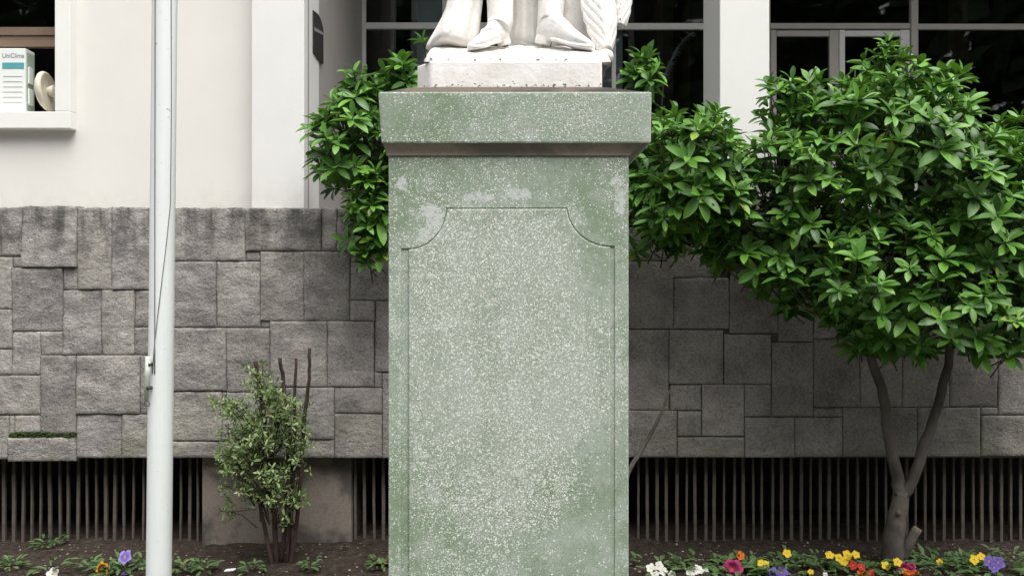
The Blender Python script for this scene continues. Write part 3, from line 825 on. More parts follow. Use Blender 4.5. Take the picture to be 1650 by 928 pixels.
def shoe_and_leg(heel, toe, leg_pts):
    mb = MB()
    ax = (toe - heel); L = ax.length; ax.normalize()
    side = ax.cross(Vector((0, 0, 1))).normalized(); up = side.cross(ax).normalized()
    prof = [  # s, half width, underside, top
        (-.04, .016, .026, .060), (-.01, .026, .014, .085), (.06, .032, .010, .100), (.18, .035, .010, .112), (.30, .036, .013, .106),
        (.42, .036, .013, .090), (.55, .039, .009, .072), (.68, .042, .005, .058), (.80, .041, .004, .047), (.90, .036, .005, .038), (.97, .026, .008, .031), (1.02, .013, .012, .024)]
    rings = []
    k = L / .21
    for s, w, lo, hi in prof:
        c = heel + ax * (L * s) + up * ((lo + hi) / 2 * k)
        rings.append(oval(c, side, up, w * k, (hi - lo) / 2 * k, 20, 2.5))
    mb.rings(rings)
    # heel block and sole edge
    hb = [oval(heel + ax * (L * .09) + up * z, side, ax, .028 * k, .026 * k, 16, 3) for z in (-.004, .006, .02)]
    mb.rings(hb)
    sole = []
    for s, w, lo, hi in prof[4:]:
        c = heel + ax * (L * (s + (.012 if s > .9 else 0))) + up * (lo * k)
        sole.append(oval(c, side, up, (w + .0045) * k, .0048, 14, 4))
    mb.rings(sole)
    # rim of the shoe opening and the stocking's ankle and leg
    lp = [heel + ax * (L * .16) + up * .070 * k] + leg_pts
    rr = [.042, .0455, .0465, .050, .056, .060, .056]
    pts = []
    mb.tube(lp, rr[:len(lp)], 20)
    # ribbon bow across the vamp
    b = heel + ax * (L * .47) + up * .078 * k
    mb.ball(b, (.008, .008, .007), 10, 7)
    for s in (-1, 1):
        mb.rings([oval(b + side * s * t * .030 + up * (-.006 * t * t), up, ax, .003 + .0065 * t, .006 + .003 * t, 10, 2) for t in (0.1, .5, 1.0)])
    return mb
hl, tl = P(818, 71, 2.97), P(759, 82, 2.868)
hr, tr_ = P(867, 69, 2.97), P(952, 82, 2.872)
legL = [P(806, 38, 2.955), P(806, 12, 2.965), P(804, -30, 2.98), P(803, -90, 2.99), P(802, -150, 3.0), P(803, -200, 3.0)]
legR = [P(886, 38, 2.955), P(888, 12, 2.965), P(889, -30, 2.98), P(890, -90, 2.99), P(891, -150, 3.0), P(890, -200, 3.0)]
mbL = shoe_and_leg(hl, tl, legL); mbR = shoe_and_leg(hr, tr_, legR)
both = MB(); both.add(mbL.v, mbL.f); both.add(mbR.v, mbR.f)
remeshed('figure', both, .0032, st, M['statue'], 2)
# drapery: columns of cloth with folds
def drape(name, stations, folds, amp, seed):
    rings = []
    n = 72
    for (cxp, py, d, hw, hd) in stations:
        c = P(cxp, py, d); ring = []
        for k in range(n):
            t = 2 * math.pi * k / n
            a = amp * (math.sin(folds * t + seed + c.z * 3) + .5 * math.sin((folds * 2 + 1) * t - c.z * 6 + seed * 2))
            ring.append(c + Vector(((hw + a) * math.cos(t), (hd + a) * math.sin(t), .008 * math.sin(3 * t + seed))))
        rings.append(ring)
    m = MB(); m.rings(rings)
    o = m.build(name, M['statue'], st, smooth=True)
    s = o.modifiers.new('sub', 'SUBSURF'); s.levels = 1; s.render_levels = 1
    return o
drape('cloak', [(728, 82, 3.02, .094, .10), (730, 70, 3.02, .092, .10), (737, 48, 3.02, .077, .09), (744, 25, 3.03, .067, .085), (752, 0, 3.03, .056, .08), (766, -170, 3.05, .060, .08), (772, -200, 3.05, .07, .08)], 4, .0065, 1.0)
drape('support', [(848, 80, 3.12, .075, .07), (848, 60, 3.12, .066, .06), (848, 30, 3.12, .060, .05), (848, -170, 3.12, .060, .05), (848, -200, 3.12, .07, .05)], 5, .004, 2.3)
drape('cloak', [(922, 82, 3.08, .085, .09), (922, 66, 3.08, .078, .085), (925, 30, 3.08, .066, .07), (926, 0, 3.08, .064, .07), (925, -170, 3.08, .064, .07), (925, -200, 3.08, .07, .07)], 3, .004, .4)
def carved_leaf(tip, top, half, d_tilt, seed):
    ax = (top - tip); L = ax.length; ax.normalize()
    front = Vector((0.25 * seed, -1, 0)).normalized(); side = ax.cross(front).normalized(); front = side.cross(ax)
    nu, nv = 90, 40; v = []; f = []
    for j in range(nu + 1):
        t = j / nu
        w = half * (math.sin(math.pi * min(1, (t * .82 + .03)) ** .8) ** .75)
        for i in range(nv + 1):
            s = -1 + 2 * i / nv
            ph = (t * 8.0 - abs(s) * 2.6 + (.35 if s > 0 else 0)) % 1.0
            groove = math.exp(-((ph - .5) / .06) ** 2) * max(0, min(1, (abs(s) - .22) * 5)) * max(0, min(1, (.86 - abs(s)) * 6))
            rib = .007 * math.exp(-(s / .09) ** 2)
            depth = .026 * (1 - s * s) + rib * .6 - .030 * groove + .0012 * math.sin(2 * math.pi * ph)
            sw = 1 - .06 * groove * abs(s)
            v.append(tip + ax * (L * t - .012 * abs(s) * 0) + side * (w * s * sw) + front * depth)
    n = nv + 1
    for j in range(nu):
        for i in range(nv):
            q = j * n + i; f.append((q, q + 1, q + n + 1, q + n))
    m = MB(); m.add(v, f)
    o = m.build('carved_leaf', M['statue'], st, smooth=True)
    s = o.modifiers.new('solid', 'SOLIDIFY'); s.thickness = .02; s.offset = 0
    return o
carved_leaf(P(974, 82, 2.93), P(950, -75, 2.97), .060, 0, 1)
carved_leaf(P(999, 44, 3.01), P(992, -90, 3.03), .045, 0, -1)

# ------------------------------------------------------------------ flagpole
fp = empty('flagpole', tuple(P(250, 1139, 3.36)))
fp.location.z = 0
tag(fp, 'white painted flagpole with halyard in front of the stone wall', 'flagpole')
FD = 3.36
pb, pt = P(256, 928, FD), P(265.5, 0, FD)
dirv = (pt - pb)
pts = []; rad = []
for i in range(26):
    z = 0.0 + 7.5 * i / 25
    t = (z - pb.z) / dirv.z
    pts.append(pb + dirv * t); rad.append(max(.03, .0485 - .0008 * t) if z < 4.2 else .048 - .006 * (z - 4.2))
MB().tube(pts, rad, 40).build('pole', M['pole'], fp, smooth=True)
MB().tube([pts[0], pts[0] + Vector((0, 0, .03))], .13, 32).build('base_plate', M['pole'], fp, bevel=.005)
def on_pole(px, py, off=.003):
    """point on the pole's front skin"""
    p = P(px, py, FD); t = (p.z - pb.z) / dirv.z
    c = pb + dirv * t; r = .0485 - .0008 * t
    dx = p.x - c.x; dx = max(-r * .98, min(r * .98, dx))
    return Vector((c.x + dx, FD - math.sqrt(r * r - dx * dx) - off, p.z))
MB().tube([on_pole(258, y) for y in (-420, -200, 0, 100, 200, 300, 400, 500, 560, 600)], .0022, 6).build('halyard', M['rope'], fp, smooth=True)
MB().tube([on_pole(x, y) for x, y in ((282, -300), (281, 0), (280.5, 180), (279, 330), (274, 400), (268, 460), (262, 515), (257, 560), (254, 600))], .0019, 6).build('halyard', M['rope'], fp, smooth=True)
cl = MB().tube([on_pole(250, 572, .022), on_pole(249, 600, .024), on_pole(245.5, 643, .022)], [.0105, .011, .009], 12).build('cleat', M['cleat'], fp, smooth=True)
a, b = on_pole(253, 585, -.002), on_pole(252, 622, -.002)
MB().tube([a, a + Vector((-.004, -.03, 0))], .007, 8).build('bracket', M['dark_metal'], fp, smooth=True)
MB().tube([b, b + Vector((-.004, -.03, 0))], .007, 8).build('bracket', M['dark_metal'], fp, smooth=True)
rp = on_pole(244, 648, .012)
MB().tube([rp + Vector((.010 * math.cos(t * .5236), 0, .010 * math.sin(t * .5236))) for t in range(13)], .0015, 5).build('ring', M['dark_metal'], fp, smooth=True)

# ------------------------------------------------------------------ leaves
def leaf_template(width=.20, fold=.45, curl=.12, seg=7):
    v = []; f = []
    for i in range(seg + 1):
        t = i / seg
        w = width * (math.sin(math.pi * min(1, .05 + .93 * t ** 1.12)) ** .72) * (1 if t < .98 else 0.15)
        z = -curl * t * t
        v += [(-w, t, z + abs(w) * fold), (0, t, z), (w, t, z + abs(w) * fold)]
    for i in range(seg):
        q = i * 3
        f += [(q, q + 1, q + 4, q + 3), (q + 1, q + 2, q + 5, q + 4)]
    return np.array(v), f
LEAVES = [leaf_template(.19, .45, .08), leaf_template(.21, .32, .22), leaf_template(.175, .55, .02), leaf_template(.20, .38, .32)]
LEAF_MESH = []
for k, (v, f) in enumerate(LEAVES):
    m = MB(); m.add([tuple(p) for p in v], f); me = m.mesh('leaf', True); me.materials.append(M['leaf']); LEAF_MESH.append(me)

def frame_from(dirv, up):
    y = dirv.normalized(); x = y.cross(up)
    if x.length < 1e-4: x = y.orthogonal()
    x.normalize(); z = x.cross(y)
    return Matrix((x, y, z)).transposed()

def rosette(rng, pos, axis, size, out, nmin=6, nmax=9):
    """leaves round a twig end: spread ones below, upright young ones in the middle"""
    axis = axis.normalized(); u = axis.orthogonal().normalized(); w = axis.cross(u)
    n = rng.randint(nmin, nmax); a0 = rng.random() * 6.28
    for k in range(n):
        young = k >= n - 2
        an = a0 + k * 2.4
        el = rng.uniform(.8, 1.2) if young else rng.uniform(.0, .75)
        rad = u * math.cos(an) + w * math.sin(an)
        dv = rad * math.cos(el) + axis * math.sin(el) + Vector((0, 0, -.10))
        upv = axis * math.cos(el) - rad * math.sin(el) + Vector((0, 0, .25))
        L = size * (rng.uniform(.55, .8) if young else rng.uniform(.8, 1.15))
        R = frame_from(dv, upv) @ Matrix.Rotation(rng.uniform(-.35, .35), 3, 'Y')
        out.append((pos + axis * (.02 if young else -.02 * (k / n)) + rad * .006, R, L, rng.randrange(len(LEAVES))))

def leaf_mass(leaves, name, mat, parent):
    vs = []; fs = []; base = 0
    for pos, R, L, k in leaves:
        tv, tf = LEAVES[k]
        r = np.array(R)
        vs.append(tv @ r.T * L + np.array(pos))
        fs += [tuple(base + i for i in q) for q in tf]
        base += len(tv)
    me = bpy.data.meshes.new(name)
    me.from_pydata(np.concatenate(vs).tolist(), [], fs)
    me.polygons.foreach_set('use_smooth', [True] * len(me.polygons)); me.update()
    return tag(link(name, me, mat, parent), kind='stuff')

def blob_points(rng, blobs, n, mind, shell=(.72, 1.0)):
    pts = []
    def inside(p, k):
        for j, (c, r) in enumerate(blobs):
            if j == k: continue
            q = p - c
            if (q.x / r.x) ** 2 + (q.y / r.y) ** 2 + (q.z / r.z) ** 2 < .55: return True
        return False
    wts = [(r.x * r.z) for c, r in blobs]
    tries = 0
    while len(pts) < n and tries < n * 40:
        tries += 1
        k = rng.choices(range(len(blobs)), wts)[0]; c, r = blobs[k]
        d = Vector((rng.gauss(0, 1), rng.gauss(0, 1), rng.gauss(0, 1))).normalized()
        s = rng.uniform(*shell)
        p = c + Vector((d.x * r.x, d.y * r.y, d.z * r.z)) * s
        if p.y > W - .07 and p.z < zt + .03: continue
        if p.y > W + .25: continue
        if inside(p, k) and shell[0] > .6: continue
        if any((p - q[0]).length < mind for q in pts): continue
        nrm = Vector((d.x / r.x, d.y / r.y, d.z / r.z)).normalized()
        pts.append((p, nrm, c))
    return pts

def shrub_tree(name, label, blobs, trunk_fn, n_out, n_in, seed, base, mind=.064, extra=()):
    rng = random.Random(seed)
    root = empty(name, base); tag(root, label, 'tree')
    bl = [(P(px, py, d), Vector((rx / F * d, rd, ry / F * d))) for (px, py, rx, ry, d, rd) in blobs]
    leaves = []; twigs = MB()
    for p, nrm, c in blob_points(rng, bl, n_out, mind):
        ax = (nrm * .6 + Vector((0, -.30, .80)) + Vector((rng.uniform(-.35, .35), rng.uniform(-.3, .3), rng.uniform(-.2, .4)))).normalized()
        rosette(rng, p, ax, rng.uniform(.075, .132), leaves, 7, 11)
        b = p - ax * rng.uniform(.10, .20) + (c - p) * .15
        twigs.tube([b, p.lerp(b, .5) + Vector((0, 0, -.01)), p], [.005, .004, .003], 5, False)
    for p, nrm, c in blob_points(rng, bl, n_in, mind * .9, (.15, .72)):
        ax = (nrm * .5 + Vector((rng.uniform(-.5, .5), rng.uniform(-.6, .2), rng.uniform(0, .8)))).normalized()
        rosette(rng, p, ax, rng.uniform(.085, .125), leaves, 6, 8)
        twigs.tube([p - ax * .18, p], [.005, .003], 5, False)
    for (px, py, d, ax, size) in extra:
        p = P(px, py, d); rosette(rng, p, Vector(ax).normalized(), size, leaves)
        twigs.tube([p - Vector(ax).normalized() * .15 + Vector((0, .02, -.05)), p], [.005, .003], 5, False)
    # the leaves that show largest become parts of their own
    def score(q):
        pos, R, L, k = q
        c = pos + R.col[1] * (L * .5)
        px = 825 + c.x / c.y * F; py = 464 - (c.z - EYE) / c.y * F
        if not (0 < px < 1650 and -10 < py < 928): return 9
        if 622 < px < 1016 and py > 140: return 9
        return c.y
    leaves.sort(key=score)
    near, rest = leaves[:300], leaves[300:]
    for pos, R, L, k in near:
        o = bpy.data.objects.new('leaf', LEAF_MESH[k]); COL.objects.link(o); o.parent = root
        o.matrix_basis = Matrix.Translation(pos - root.location) @ R.to_4x4() @ Matrix.Diagonal((L, L, L, 1))
    leaf_mass(rest, 'crown', M['leaf'], root)
    tag(twigs.build('twigs', M['twig'], root, smooth=True), kind='stuff')
    trunk_fn(root)
    return root

def wobble(pts, rng, a):
    pts = [Vector(p) for p in pts]; out = []
    for i in range(len(pts) - 1):
        for k in range(4):
            p = pts[i].lerp(pts[i + 1], k / 4)
            out.append(p + Vector((rng.uniform(-a, a), rng.uniform(-a, a), rng.uniform(-a, a) * .5)) if (i or k) else p)
    out.append(pts[-1]); return out
def limb(pts, r0, r1, rng, a=.006, name='limb', mat='bark', parent=None):
    q = wobble(pts, rng, a); n = len(q)
    return MB().tube(q, [r0 + (r1 - r0) * i / (n - 1) for i in range(n)], 10).build(name, M[mat], parent, smooth=True)

rt = random.Random(5)
TD = 5.02
def trunk_right(root):
    fork = P(1452, 790, TD)
    limb([P(1437, 903, TD) - Vector((0, 0, .03)), P(1441, 860, TD), P(1446, 830, TD), fork], .066, .045, rt, .004, 'trunk', 'bark', root)
    limb([fork + Vector((-.01, 0, -.03)), P(1446, 765, TD), P(1432, 700, TD), P(1424, 640, TD - .02), P(1405, 580, TD - .05), P(1390, 480, TD - .08), P(1370, 350, TD - .1)], .038, .020, rt, .005, 'limb', 'bark', root)
    limb([fork + Vector((.01, 0, -.03)), P(1470, 775, TD), P(1492, 710, TD), P(1512, 650, TD + .02), P(1528, 590, TD), P(1540, 480, TD - .05), P(1550, 330, TD - .1)], .036, .018, rt, .005, 'limb', 'bark', root)
    limb([P(1398, 540, TD - .06), P(1450, 440, TD - .05), P(1470, 300, TD), P(1430, 160, TD)], .022, .010, rt, .008, 'limb', 'bark', root)
    limb([P(1392, 490, TD - .08), P(1330, 430, TD - .05), P(1280, 330, TD), P(1270, 230, TD)], .020, .010, rt, .008, 'limb', 'bark', root)
    limb([P(1534, 540, TD - .05), P(1620, 450, TD), P(1680, 350, TD)], .020, .010, rt, .008, 'limb', 'bark', root)
    s = limb([P(1452, 892, TD) - Vector((0, 0, .03)), P(1466, 872, TD - .02), P(1478, 852, TD - .03)], .034, .027, rt, .002, 'stub', 'bark', root)
    c = P(1478, 852, TD - .03); MB().tube([c - Vector((.003, 0, .004)), c + Vector((.005, 0, .008))], .0255, 10).build('cut_face', M['cut_wood'], root)
    k = P(1448, 826, TD - .055); MB().ball(k, (.016, .014, .018), 10, 7).build('knot', M['bark'], root, smooth=True)
right_blobs = [  # px, py, rx, ry, distance, depth radius
    (1420, 260, 175, 140, 4.82, .56), (1560, 350, 150, 140, 4.80, .60), (1500, 480, 170, 90, 4.75, .55), (1270, 320, 125, 120, 4.85, .50),
    (1380, 430, 150, 100, 4.74, .52), (1425, 135, 52, 62, 4.95, .18), (1520, 170, 48, 62, 5.0, .2), (1290, 175, 70, 52, 4.98, .24), (1665, 330, 110, 130, 4.9, .42),
    (1680, 490, 110, 80, 4.85, .4), (1230, 400, 90, 55, 4.88, .4), (1300, 430, 120, 45, 5.08, .2), (1430, 530, 90, 45, 4.8, .25), (1600, 530, 90, 45, 4.8, .25), (1360, 200, 90, 70, 4.9, .3), (1480, 250, 90, 80, 4.8, .3), (1640, 235, 40, 45, 4.95, .2)]
shrub_tree('evergreen_tree', 'large glossy evergreen tree with a forked trunk, right of the pedestal', right_blobs, trunk_right, 680, 480, 11, tuple(P(1440, 903, TD)),
           extra=[(1422, 92, 4.95, (.05, -.2, 1), .12), (1424, 76, 4.95, (.1, -.3, 1), .09), (1548, 125, 4.95, (.5, -.3, 1), .12), (1240, 140, 4.95, (-.3, -.3, 1), .12), (1612, 200, 4.9, (-.2, -.4, 1), .12), (1635, 225, 4.9, (-.3, -.4, .8), .12)])
def trunk_mid(root):
    limb([P(985, 905, 5.05) - Vector((0, 0, .03)), P(990, 830, 5.05), P(1012, 760, 5.05), P(1045, 705, 5.08), P(1064, 668, 5.1), P(1080, 628, 5.12)], .022, .006, rt, .003, 'limb', 'bark', root)
    limb([P(985, 905, 5.05) - Vector((0, 0, .03)), P(970, 830, 5.05), P(962, 700, 5.05), P(975, 520, 5.05), P(1000, 380, 5.05), P(1060, 280, 5.0)], .045, .014, rt, .005, 'trunk', 'bark', root)
    limb([P(965, 780, 5.05), P(930, 700, 5.05), P(800, 520, 5.05), P(680, 400, 5.05), P(600, 300, 5.0), P(585, 200, 5.0)], .036, .012, rt, .006, 'limb', 'bark', root)
mid_blobs = [(1105, 265, 85, 98, 4.82, .48), (1070, 330, 62, 55, 4.85, .4), (1150, 300, 70, 90, 4.85, .42), (1095, 372, 72, 34, 5.12, .16), (1040, 130, 22, 40, 4.98, .12), (565, 235, 62, 80, 4.95, .28), (590, 165, 42, 52, 4.98, .22), (600, 330, 42, 62, 4.95, .22),
             (650, 130, 32, 30, 4.98, .15), (820, 260, 190, 95, 5.0, .3), (700, 250, 110, 90, 4.98, .3), (950, 270, 110, 100, 4.98, .3), (600, 400, 28, 30, 4.98, .15)]
shrub_tree('evergreen_tree', 'glossy evergreen tree growing behind the pedestal, leaves showing on both sides', mid_blobs, trunk_mid, 480, 280, 12, tuple(P(985, 905, 5.05)),
           extra=[(1032, 92, 4.95, (.1, -.2, 1), .11), (1020, 118, 4.95, (-.2, -.3, 1), .11), (645, 108, 4.95, (.0, -.3, 1), .12), (510, 200, 4.95, (-.4, -.3, .8), .12), (560, 390, 4.95, (-.4, -.5, .2), .12), (612, 405, 4.93, (.1, -.7, .3), .12), (1025, 405, 4.95, (.3, -.6, 0), .12),
                  (682, 68, 5.1, (-.2, -.3, 1), .10), (1045, 100, 4.97, (.3, -.2, 1), .11), (575, 145, 4.95, (-.3, -.3, 1), .11)])

# ------------------------------------------------------------------ pruned shrub on the left
SD = 5.08
sb = empty('pruned_shrub', tuple(P(450, 905, SD)))
tag(sb, 'small pale leaved shrub with cut off bare stems in front of the pier', 'shrub')
rng = random.Random(17)
for pts, r0, r1 in (
    ([(446, 905), (442, 830), (436, 760), (428, 690), (418, 620), (411, 582)], .022, .0165),
    ([(452, 905), (462, 820), (464, 740), (462, 660), (456, 610), (451, 577)], .020, .0135),
    ([(462, 905), (470, 800), (475, 720), (474, 640), (477, 577)], .017, .0105),
    ([(466, 905), (478, 850), (486, 760), (490, 680), (498, 610), (499, 561)], .019, .0115),
    ([(440, 905), (428, 860), (416, 800)], .020, .013),
    ([(466, 905), (472, 880), (470, 820), (468, 700)], .015, .009)):
    q = [P(x, y, SD + rng.uniform(-.03, .03)) for x, y in pts]
    q[0].z = -.03
    limb(q, r0 * .72, r1 * .8, rng, .004, 'stem', 'bark_dark', sb)
sl = []
small = [(425, 680, 55, 55), (420, 745, 62, 50), (392, 700, 38, 50), (470, 700, 26, 45), (425, 605, 26, 42), (378, 640, 36, 24), (385, 780, 36, 26), (450, 660, 40, 35), (468, 840, 20, 14), (366, 755, 16, 40), (415, 785, 30, 22), (450, 800, 34, 34), (410, 835, 22, 18), (470, 790, 22, 36), (350, 652, 16, 8), (488, 760, 12, 22), (375, 828, 8, 5), (440, 640, 30, 20)]
twg = MB()
for c in range(120):
    bx_, by_, rx_, ry_ = rng.choices(small, [q[2] * q[3] + 150 for q in small])[0]
    a = rng.random() * 6.28; r = rng.random() ** .6
    cc = P(bx_ + rx_ * r * math.cos(a), by_ + ry_ * r * math.sin(a), SD + rng.uniform(-.20, .12))
    root_ = P(442 + (bx_ - 430) * .5, min(850, by_ + 60), SD + rng.uniform(-.05, .05))
    if rng.random() < .7: twg.tube([root_, root_.lerp(cc, .6) + Vector((0, 0, .02)), cc], [.004, .003, .002], 4, False)
    for k in range(rng.randint(4, 9)):
        p = cc + Vector((rng.gauss(0, .036), rng.gauss(0, .04), rng.gauss(0, .03)))
        ax = Vector((rng.uniform(-.7, .7), rng.uniform(-.9, .2), rng.uniform(.0, .9)))
        rosette(rng, p, ax, rng.uniform(.022, .042), sl, 4, 7)
        twg.tube([cc, p], [.002, .0012], 4, False)
leaf_mass(sl, 'foliage', M['leaf_pale'], sb)
tag(twg.build('twigs', M['bark_dark'], sb), kind='stuff')

# ------------------------------------------------------------------ bedding flowers
def petal_mat(name, outer, inner, eye):
    m = Mat(name, 0.6, 0.25)
    ob = m.co.outputs['UV']
    at = m.n('ShaderNodeAttribute', _attribute_name='rad')
    c = m.ramp(at.outputs['Fac'], [(0.10, eye), (0.22, inner), (0.60, inner), (0.72, outer)])
    m.color(c)
    tr = m.n('ShaderNodeBsdfTranslucent'); m.l(c, tr.inputs['Color'])
    mx = m.n('ShaderNodeMixShader'); mx.inputs[0].default_value = .25
    m.l(m.b.outputs[0], mx.inputs[1]); m.l(tr.outputs[0], mx.inputs[2]); m.l(mx.outputs[0], m.t.nodes['Material Output'].inputs['Surface'])
    return m.m
YEL = (0.72, 0.50, 0.02); WHI = (0.80, 0.80, 0.74)
FM = {'white': petal_mat('white petals', WHI, WHI, (.55, .50, .08)), 'yellow': petal_mat('yellow petals', YEL, (.74, .56, .04), (.55, .25, .01)),
      'magenta': petal_mat('magenta petals', (.42, .04, .16), (.36, .03, .13), (.45, .25, .05)), 'orange': petal_mat('orange petals', (.70, .16, .015), (.62, .13, .01), (.65, .40, .03)),
      'red': petal_mat('red petals', (.50, .025, .015), (.45, .02, .012), (.55, .30, .03)), 'violet': petal_mat('violet petals', (.17, .12, .42), (.14, .09, .36), (.55, .42, .05)),
      'lilac': petal_mat('lilac petals', (.34, .28, .62), (.22, .14, .50), (.55, .45, .08)), 'amber': petal_mat('amber petals with dark blotch', (.74, .38, .015), (.10, .025, .01), (.70, .42, .03))}
FLOWER = {}
def flower_mesh(col, kind, seed):
    key = (col, kind, seed)
    if key in FLOWER: return FLOWER[key]
    r = random.Random(seed); v = []; f = []; rad = []
    n, layers = (5, 1) if kind == 'open' else (6, 3)
    for ly in range(layers):
        sc = 1 - .24 * ly
        for k in range(n):
            a = 2 * math.pi * (k + .5 * ly) / n + r.uniform(-.1, .1)
            L = sc * r.uniform(.9, 1.05); lift = (.12 + .28 * ly) + r.uniform(-.05, .1)
            b = len(v); wd = .62 * sc
            rows = 4
            for i in range(rows + 1):
                t = i / rows; w = wd * (math.sin(math.pi * (.08 + .80 * t)) ** .7) * (.35 + .65 * min(1, t * 1.6))
                for s in (-1, 0, 1):
                    rr = t * L * (1 - .10 * abs(s))
                    x = rr; y = s * w * .75
                    z = lift * t - .10 * t * t + .07 * s * s + .05 * math.sin(7 * t + s * 3 + k) * t + .004 * k
                    v.append((x * math.cos(a) - y * math.sin(a), x * math.sin(a) + y * math.cos(a), z)); rad.append(min(1, math.hypot(x, y)))
            for i in range(rows):
                q = b + i * 3
                f += [(q, q + 3, q + 4, q + 1), (q + 1, q + 4, q + 5, q + 2)]
    m = MB(); m.add(v, f); me = m.mesh('flower', True); me.materials.append(FM[col])
    at = me.attributes.new('rad', 'FLOAT', 'POINT'); at.data.foreach_set('value', rad)
    FLOWER[key] = me
    return me
def low_leaves(rng, c, r, h, n, size, out):
    for i in range(n):
        a = rng.random() * 6.28; q = r * math.sqrt(rng.random())
        p = c + Vector((q * math.cos(a), q * math.sin(a), h * rng.uniform(.15, 1)))
        dv = Vector((math.cos(a + rng.uniform(-.8, .8)), math.sin(a + rng.uniform(-.8, .8)), rng.uniform(-.15, .7)))
        out.append((p, frame_from(dv, Vector((0, -.2, 1))), size * rng.uniform(.7, 1.2), rng.choice((0, 1, 3))))
fr = random.Random(31)
def plant(label, heads, n_leaf=14, kind='open', leaf=.055, spread=.05, name='flowering_plant', d=None):
    """heads: (px, py, width px, colour)"""
    d = d or 4.92
    ax_ = sum(h[0] for h in heads) / len(heads); ay = max(h[1] for h in heads)
    base = P(ax_, 464 + EYE / d * F, d); base.z = soil_z(base.x, base.y)
    root = empty(name, tuple(base)); tag(root, label, 'flower', 'bedding flowers along the bed')
    lv = []; top = Z(ay, d)
    low_leaves(fr, base, spread + .03 + .02 * len(heads), max(.05, top - base.z - .015), int(n_leaf * 2.2), leaf, lv)
    o = leaf_mass(lv, 'foliage', M['leaf_low'], root)
    sm = MB()
    for (px, py, w, col) in heads:
        dd = d - .06 + fr.uniform(-.03, .03)
        c = P(px, py, dd)
        nrm = Vector((fr.uniform(-.25, .25), -1, fr.uniform(.35, .8))).normalized()
        R = frame_from(nrm.orthogonal(), nrm)
        R = Matrix((nrm.orthogonal().normalized(), nrm.cross(nrm.orthogonal().normalized()), nrm)).transposed() @ Matrix.Rotation(fr.random() * 6.28, 3, 'Z')
        s = w * .5 / F * dd
        fo = bpy.data.objects.new('flower', flower_mesh(col, kind, fr.randrange(4))); COL.objects.link(fo); fo.parent = root
        fo.matrix_basis = Matrix.Translation(c - root.location) @ R.to_4x4() @ Matrix.Diagonal((s, s, s, 1))
        sm.tube([base + Vector((fr.uniform(-.02, .02), 0, -.01)), base.lerp(c, .6) + Vector((0, .015, .015)), c - nrm * .004], .0022, 5, False)
    sm.build('stem', M['twig'], root, smooth=True)
    return root
plant('white flower clump nearest the pedestal, at the bottom edge of the photo', [(1049, 915, 17, 'white'), (1062, 911, 16, 'white'), (1069, 920, 15, 'white'), (1055, 924, 16, 'white'), (1083, 925, 13, 'white')], 12)
plant('broad white flower clump between the first white clump and the magenta bloom', [(1112, 924, 16, 'white'), (1124, 917, 17, 'white'), (1136, 922, 16, 'white'), (1128, 926, 15, 'white'), (1142, 927, 12, 'white')], 14)
plant('full magenta bloom with broad leaves beside the white clump', [(1180, 916, 34, 'magenta')], 20, 'full', .075, .09)
plant('single small orange flower above the magenta bloom', [(1193, 895, 15, 'orange')], 8, leaf=.06, d=5.02)
plant('lone small yellow flower between the magenta and the violet blooms', [(1226, 907, 13, 'yellow'), (1234, 908, 12, 'yellow')], 7)
plant('violet flower clump at the bottom edge under the yellow flowers', [(1246, 922, 18, 'violet'), (1259, 921, 18, 'violet'), (1268, 926, 14, 'violet')], 10)
plant('small yellow flower set far back near the bars', [(1268, 891, 15, 'yellow')], 18, leaf=.06, spread=.08, d=5.0)
plant('small yellow flower low among leaves right of the violet clump', [(1306, 921, 11, 'yellow'), (1330, 925, 9, 'white')], 22, leaf=.055, spread=.10)
plant('tallest bright yellow flower clump left of the tree trunk', [(1337, 894, 15, 'yellow'), (1352, 899, 16, 'yellow'), (1365, 894, 18, 'yellow'), (1360, 904, 16, 'yellow'), (1379, 893, 14, 'yellow')], 14, d=4.98)
plant('small red flowers right under the tall yellow clump', [(1374, 910, 15, 'red'), (1388, 913, 13, 'red')], 10)
plant('orange red flowers at the bottom edge left of the tree trunk', [(1390, 924, 18, 'orange'), (1402, 924, 15, 'red')], 9)
plant('pair of yellow flowers directly in front of the tree trunk', [(1427, 911, 16, 'yellow'), (1446, 905, 15, 'yellow')], 8)
plant('magenta and orange blooms right of the tree trunk', [(1455, 915, 22, 'magenta'), (1468, 913, 16, 'magenta'), (1461, 924, 18, 'orange'), (1475, 925, 15, 'orange')], 9, 'full')
plant('tiny yellow flower between leaves right of the cut stub', [(1514, 905, 12, 'yellow'), (1527, 925, 10, 'yellow')], 26, leaf=.06, spread=.12, d=5.0)
plant('yellow flowers touching the violet bloom near the right edge', [(1570, 901, 17, 'yellow'), (1581, 896, 14, 'yellow')], 16, leaf=.065, d=4.98)
plant('large violet bloom near the right edge of the photo', [(1593, 904, 20, 'violet'), (1608, 906, 22, 'violet'), (1601, 914, 18, 'violet')], 22, leaf=.075, spread=.1)
plant('white pansy at the bottom left corner', [(85, 924, 20, 'white')], 6, name='pansy')
plant('amber pansy with a dark blotch left of the flagpole', [(165, 916, 24, 'amber')], 12, name='pansy')
plant('lilac pansy standing close to the flagpole', [(202, 897, 25, 'lilac'), (200, 927, 12, 'lilac')], 20, name='pansy', leaf=.06, spread=.09)
def weed(px, py, d, label, r, n, h=.06):
    b = P(px, py, d); b.z = soil_z(b.x, b.y)
    root = empty('weed', tuple(b)); tag(root, label, 'plant', 'low green weeds in the bed')
    lv = []; low_leaves(fr, b, r, h, n, .045, lv); leaf_mass(lv, 'foliage', M['leaf_low'], root)
weed(18, 915, 4.97, 'low green weed in the bottom left corner of the bed', .07, 40, .07)
weed(288, 920, 4.95, 'low green weed just right of the flagpole', .08, 50, .06)
